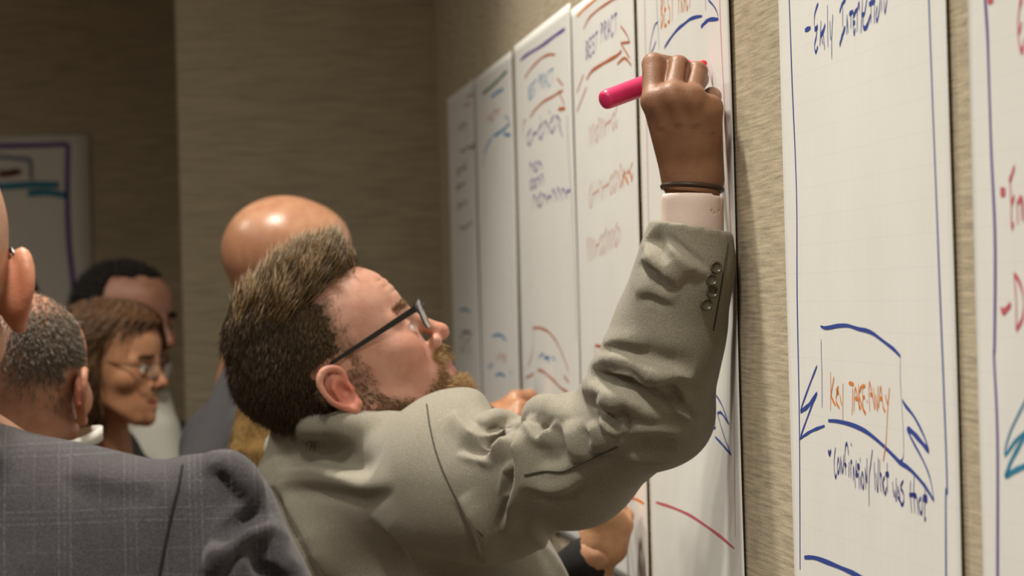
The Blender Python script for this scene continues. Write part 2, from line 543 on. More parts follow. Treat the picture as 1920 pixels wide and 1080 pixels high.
p6 = Sheet(1469, 1782, zt['p4'] + 0.01, HS, 'pad sheet with blue KEY TAKE-AWAY banner in orange letters', seed=6, k=0.80)
p7 = Sheet(1824, 2330, zt['p4'] + 0.01, HS, 'pad sheet at the right edge with purple border line', seed=7, k=0.85)

# ---- sheet 6: banner and two lines of writing
p6.ink([[(1470, -250), (1480, 0), (1485, 150), (1493, 360), (1494, 560), (1498, 800), (1499, 1068)], [(1735, -330), (1743, -40), (1745, 0), (1758, 360), (1765, 560), (1778, 897), (1776, 926), (1777, 1080), (1778, 1130)]], 'blue', 0.0042, 'marker_border')
A6 = lambda *s: cr(1480, 580, 6, *s)
B6 = lambda *s: cr(1480, 760, 6, *s)
C6 = lambda *s: cr(1540, 830, 6.75, *s)
D6 = lambda *s: cr(1500, 0, 9, *s)
p6.ink(A6(([(345, 190), (385, 207), (440, 205), (540, 185), (640, 182), (700, 197), (780, 222), (860, 238), (940, 272), (1020, 330), (1100, 390), (1180, 452), (1255, 530)], .0042),
          ([(1253, 530), (1250, 700), (1258, 900), (1268, 1060), (1285, 1330), (1292, 1530), (1290, 1640), (1278, 1690), (1255, 1705)], .0024),
          ([(350, 335), (352, 500), (360, 760), (362, 1105)], .0042),
          ([(305, 635), (240, 800), (145, 1060), (122, 1150)], .0042), ([(120, 1150), (210, 1080), (305, 940)], .0055), ([(305, 945), (240, 1100), (120, 1430)], .0042), ([(112, 1455), (240, 1370), (390, 1310)], .0036),
          ([(1275, 1020), (1310, 1080), (1400, 1190), (1480, 1330), (1540, 1460), (1580, 1590)], .0042), ([(1582, 1600), (1480, 1475), (1380, 1370), (1330, 1345)], .0060), ([(1328, 1350), (1400, 1490), (1500, 1670), (1580, 1850), (1620, 2010), (1640, 2150)], .0038))
       + B6(([(430, 172), (520, 177), (620, 197), (720, 227), (820, 272), (900, 322), (1000, 402), (1100, 492), (1200, 592), (1250, 642), (1330, 692), (1410, 762), (1500, 862), (1560, 942), (1640, 1070)], .0048))
       + [([(1507, 1045), (1527, 1046), (1555, 1056), (1584, 1068), (1608, 1079), (1650, 1102)], .0052)], 'blue', 0.005, 'marker_banner')
p6.ink(A6([(455, 700), (459, 900), (455, 1140)], [(495, 760), (465, 950), (478, 1010), (512, 1080)],
          [(545, 870), (522, 920), (548, 930), (525, 955), (520, 1040), (555, 1110)], [(560, 960), (582, 1075)], [(598, 830), (595, 1080), (596, 1280)],
          ([(662, 828), (720, 842)], .0042), [(705, 870), (706, 1000), (700, 1190)], [(722, 1150), (735, 880), (775, 1055), (800, 1120)], [(735, 1000), (765, 1012)],
          [(772, 840), (777, 980), (782, 1130)], [(812, 850), (780, 965), (835, 1150)], [(850, 865), (822, 870), (822, 980), (845, 985)], [(822, 985), (826, 1110), (850, 1170)], [(845, 1150), (856, 1175)],
          ([(868, 1022), (874, 1050)], .004), [(897, 800), (892, 940), (905, 1150)], [(900, 815), (925, 930), (960, 1130)], [(905, 955), (932, 962)],
          [(945, 880), (968, 1120)], [(968, 960), (990, 1150)], [(996, 860), (990, 1150)], [(1005, 1110), (1025, 870), (1055, 1090), (1080, 1150)], [(1015, 1000), (1042, 1005)], [(1080, 960), (1110, 1085)], [(1127, 880), (1113, 1060), (1105, 1180), (1090, 1480), (1058, 1710)]),
       'orange', 0.0044, 'marker_heading')
p6.ink(C6(([(78, 92), (95, 145), (115, 95)], .006), [(172, 60), (157, 200), (157, 350), (173, 440), (188, 390)], [(208, 180), (195, 290), (205, 392), (222, 300), (208, 185)], [(236, 170), (240, 400)], [(236, 180), (265, 385), (277, 150)],
          [(341, 160), (322, 20), (301, 40), (291, 200), (302, 412)], [(283, 270), (312, 290)], [(347, 240), (342, 440)], [(370, 0), (376, 42)], [(366, 220), (370, 450)], [(366, 225), (384, 255)],
          [(400, 280), (400, 480)], [(405, 300), (430, 575)], [(437, 220), (430, 430)], ([(450, 300), (482, 305)], .007), [(450, 340), (440, 420), (462, 400)], [(470, 350), (476, 585)], [(490, 420), (500, 592)], [(488, 190), (490, 250)],
          [(515, 360), (505, 470), (528, 582), (536, 470), (516, 365)], [(553, 310), (562, 592)], [(555, 330), (577, 510), (575, 190)], [(646, 90), (626, 250), (606, 420), (602, 600), (606, 802)],
          [(670, 240), (675, 450), (686, 610)], [(690, 380), (718, 628), (720, 190)], [(738, 210), (745, 450), (756, 620)], [(745, 395), (765, 430), (788, 650)], [(805, 430), (786, 500), (812, 655), (828, 560)], [(836, 250), (838, 450), (842, 642)], ([(815, 400), (860, 402)], .006),
          [(908, 490), (915, 600), (930, 692)], [(935, 600), (957, 738), (952, 440)], [(978, 540), (974, 680), (1002, 705), (988, 590)], [(1046, 480), (1010, 560), (1047, 640), (1051, 740), (1030, 788), (1003, 735)],
          [(1140, 480), (1136, 650), (1156, 887)], [(1122, 660), (1200, 655)], [(1185, 420), (1180, 660), (1196, 892)], [(1186, 690), (1216, 680), (1240, 912)], [(1272, 690), (1245, 760), (1266, 885), (1288, 870), (1290, 690)], [(1326, 510), (1325, 700), (1320, 962), (1337, 950)], ([(1300, 700), (1356, 712)], .008)),
       'navy', 0.0044, 'marker_writing')
p6.ink(D6(([(80, 512), (175, 468)], .0052), [(302, 60), (270, 140), (242, 260), (235, 440)], ([(240, 500), (295, 455)], .0056), [(288, 400), (272, 600), (247, 720), (240, 800), (262, 885), (296, 780)],
          [(330, 775), (340, 560), (348, 350)], ([(340, 600), (388, 520), (418, 410)], .006), [(355, 600), (376, 745)], [(385, 560), (410, 842)], [(455, 80), (460, 500), (465, 800)], [(497, 350), (503, 560), (516, 680)], [(545, 240), (530, 600), (527, 1002)],
          [(660, 210), (700, 80), (760, -10)], [(712, 120), (712, 460)], ([(755, 450), (700, 620), (660, 770)], .006), [(785, 240), (780, 590)], [(785, 260), (806, 562)], ([(822, 240), (890, 190)], .0052), [(850, 200), (850, 480)],
          ([(890, 280), (952, 150)], .0055), [(890, 280), (890, 420), (906, 582), (926, 470)], ([(893, 400), (922, 365)], .005), [(960, 120), (958, 542)], [(965, 160), (990, 45), (996, 200)],
          [(1047, -20), (1040, 220), (1020, 562)], ([(1030, 250), (1082, 240)], .0052), [(1125, -20), (1082, 250)], ([(1060, 290), (1060, 430), (1086, 480), (1132, 425), (1187, 250)], .0055), ([(1160, 75), (1265, 5)], .0056), [(1195, -20), (1195, 392)], [(1255, 60), (1250, 402)],
          [(1302, 100), (1282, 260), (1296, 352), (1332, 220), (1352, -10)], [(1375, -10), (1378, 202)], [(1415, -10), (1436, 212), (1472, -10)]),
       'blue', 0.0046, 'marker_writing')

# ---- sheet 7
p7.ink([[(1846, -30), (1848, 0), (1852, 62), (1854, 120), (1859, 280), (1866, 447), (1865, 640), (1864, 671), (1870, 822), (1870, 1080), (1871, 1140)]], 'purple', 0.0062, 'marker_border')
p7.ink(cr(1820, 0, 9, ([(290, 5), (390, -10)], .007), [(835, -30), (825, 150), (800, 400), (805, 600), (830, 780), (860, 862), (890, 780), (905, 640)], [(870, -20), (845, 60), (830, 150)], ([(862, 370), (820, 570)], .006))
       + cr(1820, 280, 3, ([(168, 240), (196, 240)], .008), [(248, 92), (230, 150), (217, 182)], [(222, 150), (228, 300), (246, 258)], [(229, 300), (230, 432), (242, 415)], [(262, 288), (264, 422)], [(265, 300), (285, 280), (286, 402)], [(290, 262), (302, 410)],
            [(170, 890), (186, 914), (226, 870)], [(243, 700), (255, 860), (254, 1012)], [(243, 700), (275, 750), (298, 850), (290, 950), (255, 1015)]), 'rose', 0.0058, 'marker_writing')
p7.ink(cr(1770, 600, 2.253, [(345, 335), (280, 470), (255, 570), (300, 512), (345, 470)], ([(345, 480), (290, 580), (256, 662)], .006), ([(256, 662), (300, 635), (345, 615)], .005)), 'teal', 0.004, 'marker_banner')

# ---- sheet 5 (being written on)
E5 = lambda *s: cr(1190, 0, 8.31, *s)
p5.ink([[(1351, -30), (1352, 0), (1356, 111), (1366, 300), (1374, 480), (1379, 640), (1381, 1007)], [(1208, -20), (1213, 300), (1222, 700)]], 'palepink', 0.0045, 'marker_border')
p5.ink(E5([(335, -20), (350, 300), (375, 770)], [(355, 340), (310, 390), (270, 530), (240, 700), (222, 850)], [(325, 640), (290, 740), (258, 810)], ([(455, 745), (520, 640), (600, 530), (680, 440), (770, 370), (860, 300), (960, 265), (1060, 250)], .0060), [(1113, -20), (1118, 170)], [(1160, 0), (1240, 80), (1290, 160), (1318, 240), (1322, 290)], ([(1325, 297), (1180, 305), (1110, 350), (1040, 420)], .007))
       + cr(1180, 640, 2.453, [(385, 140), (392, 165)], ([(335, 352), (375, 395), (402, 397)], .005), [(402, 397), (392, 300), (395, 235)], [(395, 235), (430, 290), (466, 382)], ([(466, 382), (430, 330), (410, 330)], .005), [(410, 330), (440, 430), (476, 522)], ([(476, 522), (430, 470), (400, 440)], .005)), 'blue', 0.0045, 'marker_banner')
p5.ink(word('BEST', (1238, 54), (1263, 38), 58) + word('PRACT', (1271, 28), (1296, 14), 54), 'orange', 0.0070, 'marker_heading')
p5.ink(cr(1180, 640, 2.453, [(120, 740), (200, 765), (280, 800), (350, 845), (420, 895), (487, 952)]), 'rose', 0.0055, 'marker_banner')
p5.ink([[(1326, 118), (1331, 135), (1337, 158)], [(1322, 122), (1322, 190)]], 'palepink', 0.006, 'marker_line')

# ---- sheet 4
F4 = lambda *s: cr(1060, 0, 4.5, *s)
p4.ink(F4([(95, 140), (150, 80), (245, 0), (270, -20)]), 'orange', 0.008, 'marker_banner')
p4.ink(F4([(150, 245), (200, 150), (290, 70), (400, 0), (440, -20)], [(470, 220), (520, 290), (545, 350)], ([(548, 355), (470, 365)], .007), [(470, 365), (510, 430), (548, 492)], ([(175, 672), (220, 602), (300, 547), (380, 502), (440, 467), (478, 430)], .010), ([(440, 542), (490, 495), (520, 500), (560, 552)], .008), [(150, 630), (95, 782)], [(175, 735), (95, 942)])
       + cr(840, 560, 4.91, ([(1355, 430), (1435, 445)], .009), [(1355, 440), (1350, 600)], [(1350, 670), (1300, 790), (1280, 870)]), 'brick', 0.0070, 'marker_banner')
p4.ink(word('BEST', (1098, 113), (1121, 92), 34) + word('PRACT', (1126, 82), (1158, 62), 38), 'purple', 0.0085, 'marker_heading')
p4.ink(scrawl((1104, 278), (1160, 238), 40, 9, 3) + scrawl((1104, 392), (1190, 338), 42, 13, 5) + scrawl((1100, 494), (1166, 458), 42, 11, 8), 'coral', 0.0055, 'marker_writing')
p4.ink([([(1172, 330), (1180, 345)], .01), ([(1180, 320), (1187, 335)], .01), [(1165, 352), (1172, 318)], [(1166, 937), (1178, 933), (1192, 936), (1208, 944)]], 'orange', 0.007, 'marker_line')

# ---- sheet 3
G3 = lambda *s: cr(960, 40, 4.91, *s)
H3 = lambda *s: cr(960, 200, 4.91, *s)
I3 = lambda *s: cr(840, 560, 4.91, *s)
p3.ink(G3([(75, 362), (130, 312), (280, 222), (400, 132), (492, 70)]), 'purple', 0.011, 'marker_line')
p3.ink(G3([(115, 522), (180, 430), (270, 342), (340, 308), (402, 306)], [(420, 525), (475, 592)], [(100, 1060), (105, 950), (125, 900)], [(165, 890), (210, 820), (290, 742), (380, 692), (440, 652), (475, 637)], [(440, 660), (490, 770)], ([(430, 810), (495, 802)], .012))
       + I3([(780, 270), (850, 270), (920, 302), (980, 372), (1032, 462)], [(790, 280), (780, 480), (738, 632)], [(1032, 462), (1100, 640), (1110, 700)], [(825, 655), (880, 672), (960, 742), (1040, 822), (1112, 866)], [(1065, 710), (1112, 772)], [(720, 730), (790, 690)]), 'brick', 0.008, 'marker_banner')
p3.ink(word('BEST', (991, 190), (1006, 174), 26) + word('PRACT', (1010, 171), (1039, 158), 30), 'sky', 0.0085, 'marker_heading')
p3.ink(I3([(825, 490), (832, 590)], [(845, 540), (880, 500)], [(885, 510), (890, 600)], [(900, 520), (930, 590)], [(940, 540), (945, 590)], [(960, 530), (985, 570)], [(885, 545), (935, 540)]), 'sky', 0.0085, 'marker_writing')
p3.ink(scrawl((988, 275), (1054, 240), 30, 6, 11) + scrawl((993, 325), (1018, 318), 18, 3, 13) + scrawl((994, 356), (1022, 346), 20, 4, 12) + scrawl((1000, 392), (1072, 370), 24, 8, 14) + H3(([(345, 40), (352, 65)], .012), [(258, 90), (265, 120)], [(430, 150), (470, 280)]), 'purple', 0.0085, 'marker_writing')
p3.ink([[(1064, 215), (1068, 300), (1075, 420), (1082, 640)]], 'greyblue', 0.004, 'marker_border')

# ---- sheets 2 and 1
J2 = lambda *s: cr(830, 130, 3.27, *s)
p2.ink(J2([(245, 152), (310, 97), (396, 10)]), 'green', 0.012, 'marker_line')
p2.ink(J2([(300, 172), (335, 142), (372, 120)], [(310, 412), (370, 372), (412, 330)], ([(375, 398), (416, 404)], .012), [(300, 420), (262, 500), (250, 580)], [(385, 285), (405, 310)]) + I3([(410, 347), (460, 332), (500, 347), (537, 387)], [(375, 642), (410, 600)], [(440, 712), (480, 690), (525, 717)], [(570, 660), (585, 700)]), 'sky', 0.010, 'marker_banner')
p2.ink(scrawl((915, 236), (938, 212), 16, 4, 21) + scrawl((932, 678), (950, 680), 16, 4, 22), 'red', 0.007, 'marker_writing')
p1.ink(scrawl((860, 250), (875, 238), 12, 3, 31) + scrawl((864, 290), (892, 276), 8, 3, 32) + scrawl((857, 330), (876, 314), 12, 3, 33) + scrawl((856, 358), (873, 348), 10, 3, 34) + scrawl((858, 394), (876, 386), 12, 3, 35) + scrawl((862, 438), (888, 424), 12, 4, 36) + scrawl((862, 660), (884, 664), 40, 4, 37), 'slate', 0.009, 'marker_writing')
p1.ink(J2([(150, 168), (192, 150)], [(130, 228), (162, 210)]), 'brick', 0.008, 'marker_banner')
p1.ink(I3([(110, 112), (150, 96), (200, 122)]), 'teal', 0.010, 'marker_banner')
p1.ink(I3([(130, 310), (175, 305), (215, 322)]), 'purple', 0.010, 'marker_writing')

# ---- the sheet on the recess wall at the left
yw = YR - 0.006
c1w = on_plane(167, 252, 1, yw); c0w = on_plane(-260, 252, 1, yw)
zb = c1w[2] - 0.80
ny, nz = 12, 16
V, Fc, UV = [], [], []
for j in range(nz):
    for i in range(ny):
        x = c0w[0] + (c1w[0] - c0w[0]) * i / (ny - 1); z = zb + (c1w[2] - zb) * j / (nz - 1)
        V.append((x, yw - 0.003 * (0.5 + 0.5 * math.sin(i * 0.8 + j * 0.4)), z)); UV.append((x - c0w[0], z - zb))
for j in range(nz - 1):
    for i in range(ny - 1):
        a = j * ny + i; Fc.append((a, a + 1, a + ny + 1, a + ny))
so = mesh_np('flip_chart_sheet', np.array(V), np.array(Fc), m_paper)
uvl = so.data.uv_layers.new(name='UVMap')
li = np.zeros(len(so.data.loops), np.int32); so.data.loops.foreach_get('vertex_index', li)
uvl.data.foreach_set('uv', np.array(UV)[li].astype(np.float32).ravel())
sd = so.modifiers.new('thickness', 'SOLIDIFY'); sd.thickness = 0.0004; sd.offset = -1
tag(so, 'pad sheet on the dark wall at the left, purple border line', 'paper sheet')


def far_ink(strokes, color, width, name):
    if name != 'marker_heading' and len(strokes) > 1:
        for st in strokes: far_ink([st], color, width, name)
        return
    V, Fc = [], []
    for st in strokes:
        P = np.array([on_plane(px, py, 1, yw - 0.004)[[0, 2]] for px, py in st])
        Q = spline(P, 24); T = np.gradient(Q, axis=0); T /= np.linalg.norm(T, axis=1)[:, None] + 1e-9
        Nn = np.stack([-T[:, 1], T[:, 0]], -1); b = len(V)
        for k in range(len(Q)):
            for s in (1, -1):
                x, z = Q[k] + s * Nn[k] * width / 2
                V.append((x, yw - 0.0042, z))
        for k in range(len(Q) - 1):
            a = b + 2 * k; Fc.append((a, a + 1, a + 3, a + 2))
    o = mesh_np(name, np.array(V), np.array(Fc), INKM[color], so, smooth=False)
    if len(strokes) > 1: o['kind'] = 'stuff'


K0 = lambda *s: cr(0, 220, 3.176, *s)
far_ink(K0([(-300, 180), (0, 170), (200, 166), (405, 160)], [(405, 160), (400, 450), (410, 750), (440, 1050), (450, 1400)]), 'purple', 0.012, 'marker_border')
far_ink(K0([(-200, 235), (0, 236), (110, 245), (180, 250)], [(180, 250), (184, 310), (186, 370)]), 'greyblue', 0.010, 'marker_banner')
far_ink(K0([(-60, 412), (25, 410), (200, 400), (350, 402)], [(165, 452), (280, 446), (400, 466)]), 'teal', 0.016, 'marker_banner')
far_ink(K0([(-60, 345), (-20, 330)], [(0, 355), (10, 325), (25, 350)], [(30, 350), (50, 325), (60, 348)], [(65, 345), (85, 318), (95, 340)], [(95, 335), (122, 312)], [(0, 338), (120, 320)]), 'coral', 0.012, 'marker_heading')
# ================================================================== sculpting with distance fields (camera frame, metres)
def smin(a, b, k):
    if k <= 0: return np.minimum(a, b)
    h = np.maximum(k - np.abs(a - b), 0) / k
    return np.minimum(a, b) - h * h * k * 0.25


def smax(a, b, k):
    return -smin(-a, -b, k)


class Sculpt:
    def __init__(self, h):
        self.h = h; self.ops = []; self.lo = np.full(3, 1e9); self.hi = np.full(3, -1e9)

    def _add(self, mode, lo, hi, fn, k):
        if mode == 'u':
            self.lo = np.minimum(self.lo, lo); self.hi = np.maximum(self.hi, hi)
        self.ops.append((mode, lo, hi, fn, k))
        return self

    def cone(self, a, b, ra, rb=None, k=0.0, mode='u', flat=None):
        """capsule with two radii; flat=(unit axis, ratio) squeezes it along that axis"""
        a = np.asarray(a, float); b = np.asarray(b, float); rb = ra if rb is None else rb
        ab = b - a; L2 = max(ab @ ab, 1e-12); r = max(ra, rb) * (max(1, flat[1]) if flat else 1)
        lo = np.minimum(a, b) - r; hi = np.maximum(a, b) + r

        def fn(X, Y, Z):
            t = np.clip(((X - a[0]) * ab[0] + (Y - a[1]) * ab[1] + (Z - a[2]) * ab[2]) / L2, 0, 1)
            dx = X - a[0] - t * ab[0]; dy = Y - a[1] - t * ab[1]; dz = Z - a[2] - t * ab[2]
            q = dx * dx + dy * dy + dz * dz
            if flat:
                n, s = flat
                c = dx * n[0] + dy * n[1] + dz * n[2]
                q = q + c * c * (1 / (s * s) - 1)
                d = np.sqrt(q) - (ra + (rb - ra) * t)
                return d * min(1.0, s) if s < 1 else d
            return np.sqrt(q) - (ra + (rb - ra) * t)
        return self._add(mode, lo, hi, fn, k)

    def chain(self, P, R, k=0.0, mode='u', flat=None):
        for i in range(len(P) - 1):
            self.cone(P[i], P[i + 1], R[i], R[i + 1], k, mode, flat)
        return self

    def ball(self, c, r, k=0.0, mode='u'):
        return self.cone(c, np.asarray(c, float) + 1e-5, r, r, k, mode)

    def ell(self, c, r, A, k=0.0, mode='u'):
        """ellipsoid, A columns = axes"""
        c = np.asarray(c, float); r = np.asarray(r, float); A = np.asarray(A, float)
        e = np.sqrt(((A * r) ** 2).sum(1)); lo, hi = c - e, c + e

        def fn(X, Y, Z):
            k0 = 0; k1 = 0
            for i in range(3):
                q = ((X - c[0]) * A[0, i] + (Y - c[1]) * A[1, i] + (Z - c[2]) * A[2, i]) / r[i]
                k0 = k0 + q * q; k1 = k1 + (q / r[i]) ** 2
            k0 = np.sqrt(k0); k1 = np.sqrt(k1) + 1e-9
            return k0 * (k0 - 1) / k1
        return self._add(mode, lo, hi, fn, k)

    def plane(self, c, n, k=0.0):
        """cut away the side the normal points to"""
        c = np.asarray(c, float); n = np.asarray(n, float); n = n / np.linalg.norm(n)
        fn = lambda X, Y, Z: -((X - c[0]) * n[0] + (Y - c[1]) * n[1] + (Z - c[2]) * n[2])
        return self._add('s', np.full(3, -1e9), np.full(3, 1e9), fn, k)

    def run(self, clip=None):
        h = self.h
        lo, hi = self.lo - 3 * h, self.hi + 3 * h
        if clip is not None:
            lo = np.maximum(lo, clip[0]); hi = np.minimum(hi, clip[1])
        n = np.ceil((hi - lo) / h).astype(int) + 1
        self.glo = lo; self.n = n
        self.ax = [(lo[i] + h * np.arange(n[i])).astype(np.float32) for i in range(3)]
        self.f = np.full(n, 0.5, np.float32)
        for op in self.ops: self._apply(op)
        return self

    def _apply(self, op):
        mode, lo, hi, fn, k = op
        m = k + 3 * self.h; s = []
        for i in range(3):
            a = int(max(0, math.floor((max(lo[i], -1e6) - m - self.glo[i]) / self.h))); b = int(min(self.n[i], math.ceil((min(hi[i], 1e6) + m - self.glo[i]) / self.h) + 1))
            if b <= a: return
            s.append(slice(a, b))
        X = self.ax[0][s[0]][:, None, None]; Y = self.ax[1][s[1]][None, :, None]; Z = self.ax[2][s[2]][None, None, :]
        d = np.asarray(fn(X, Y, Z), np.float32)
        s = tuple(s)
        if mode == 'u': self.f[s] = smin(self.f[s], d, k)
        else: self.f[s] = smax(self.f[s], -d, k)

    def later(self, fnc):
        """add operations after run() and apply them at once"""
        n0 = len(self.ops); fnc(self)
        for op in self.ops[n0:]: self._apply(op)

    def at(self, P):
        i = [int(round((P[k] - self.glo[k]) / self.h)) for k in range(3)]
        if any(i[k] < 0 or i[k] >= self.n[k] for k in range(3)): return 1.0
        return float(self.f[i[0], i[1], i[2]])

    def surf(self, px, py, z0, z1):
        """first surface point along the sight line of a pixel"""
        prev = None
        for Z in np.arange(z0, z1, self.h * 0.5):
            v = self.at(C(px, py, Z))
            if v < 0:
                return Z
        return None

    def fold(self, pts, r, z0, z1, k=0.012, mode='u', sink=0.5):
        """a ridge (u) or groove (s) of cloth running over the visible surface through the given pixels"""
        Q = spline(np.array(pts, float), max(4, 3 * len(pts)))
        P = []
        for px, py in Q:
            Z = self.surf(px, py, z0, z1)
            if Z is not None: P.append(C(px, py, Z + (sink * r if mode == 'u' else -sink * r)))
        if len(P) < 2: return
        R = [r * (0.35 + 0.65 * math.sin(math.pi * min(1, max(0, (i + 0.6) / (len(P) + .2))))) for i in range(len(P))]
        self.later(lambda s: s.chain(P, R, k, mode))

    def mesh(self):
        f = self.f; h = self.h
        for ax in range(3):
            for e in (0, -1):
                sl = [slice(None)] * 3; sl[ax] = e
                f[tuple(sl)] = np.maximum(f[tuple(sl)], h * 0.5)
        s = f < 0
        c = np.zeros(tuple(x - 1 for x in f.shape), np.int8)
        for i in (0, 1):
            for j in (0, 1):
                for k in (0, 1):
                    c += s[i:f.shape[0] - 1 + i, j:f.shape[1] - 1 + j, k:f.shape[2] - 1 + k]
        act = (c > 0) & (c < 8)
        I = np.argwhere(act)
        idx = np.full(c.shape, -1, np.int32); idx[act] = np.arange(len(I))
        pos = np.zeros((len(I), 3)); cnt = np.zeros(len(I))
        cor = [(i, j, k) for i in (0, 1) for j in (0, 1) for k in (0, 1)]
        vals = {q: f[I[:, 0] + q[0], I[:, 1] + q[1], I[:, 2] + q[2]] for q in cor}
        for a in cor:
            for ax in range(3):
                if a[ax] == 0:
                    b = list(a); b[ax] = 1; b = tuple(b)
                    fa, fb = vals[a], vals[b]
                    x = (fa < 0) != (fb < 0)
                    t = np.where(x, fa / np.where(fa == fb, 1, fa - fb), 0)
                    p = np.array(a, float)[None, :].repeat(len(I), 0); p[:, ax] = t
                    pos += p * x[:, None]; cnt += x
        V = self.glo + h * (I + pos / cnt[:, None])
        Q = []
        for ax in range(3):
            u, v = [(1, 2), (2, 0), (0, 1)][ax]
            sl0 = [slice(1, -1)] * 3; sl0[ax] = slice(0, -1)
            sl1 = [slice(1, -1)] * 3; sl1[ax] = slice(1, None)
            d = s[tuple(sl0)] != s[tuple(sl1)]
            E = np.argwhere(d)
            off = np.ones(3, int); off[ax] = 0
            E = E + off
            neg = s[E[:, 0], E[:, 1], E[:, 2]]
            du = np.zeros(3, int); du[u] = 1; dv = np.zeros(3, int); dv[v] = 1
            g = lambda X: idx[X[:, 0], X[:, 1], X[:, 2]]
            q = np.stack([g(E - du - dv), g(E - dv), g(E), g(E - du)], 1)
            q[~neg] = q[~neg][:, ::-1]
            Q.append(q)
        Q = np.concatenate(Q)
        Q = Q[(Q >= 0).all(1)]
        return V, Q

    def smooth_mesh(self, it=1):
        V, Q = self.mesh()
        for _ in range(it):
            acc = np.zeros_like(V); n = np.zeros(len(V))
            for a, b in ((0, 1), (1, 2), (2, 3), (3, 0)):
                np.add.at(acc, Q[:, a], V[Q[:, b]]); np.add.at(n, Q[:, a], 1)
                np.add.at(acc, Q[:, b], V[Q[:, a]]); np.add.at(n, Q[:, b], 1)
            V = V * 0.5 + 0.5 * acc / n[:, None]
        return V, Q


def normals(V, Q):
    n = np.cross(V[Q[:, 2]] - V[Q[:, 0]], V[Q[:, 3]] - V[Q[:, 1]])
    out = np.zeros_like(V)
    for i in range(4): np.add.at(out, Q[:, i], n)
    return out / (np.linalg.norm(out, axis=1)[:, None] + 1e-12)


class Frame:
    """a head or hand space in millimetres: forward, right, up"""
    def __init__(self, O, F, U, scale=1.0):
        F = np.asarray(F, float); F = F / np.linalg.norm(F)
        U = np.asarray(U, float); U = U - F * (U @ F); U /= np.linalg.norm(U)
        self.O = np.asarray(O, float); self.A = np.stack([F, np.cross(F, U), U], 1); self.s = scale * 0.001

    def p(self, f, s, u):
        return self.O + self.A @ (np.array([f, s, u], float) * self.s)

    def inv(self, P):
        return (np.asarray(P) - self.O) @ self.A / self.s


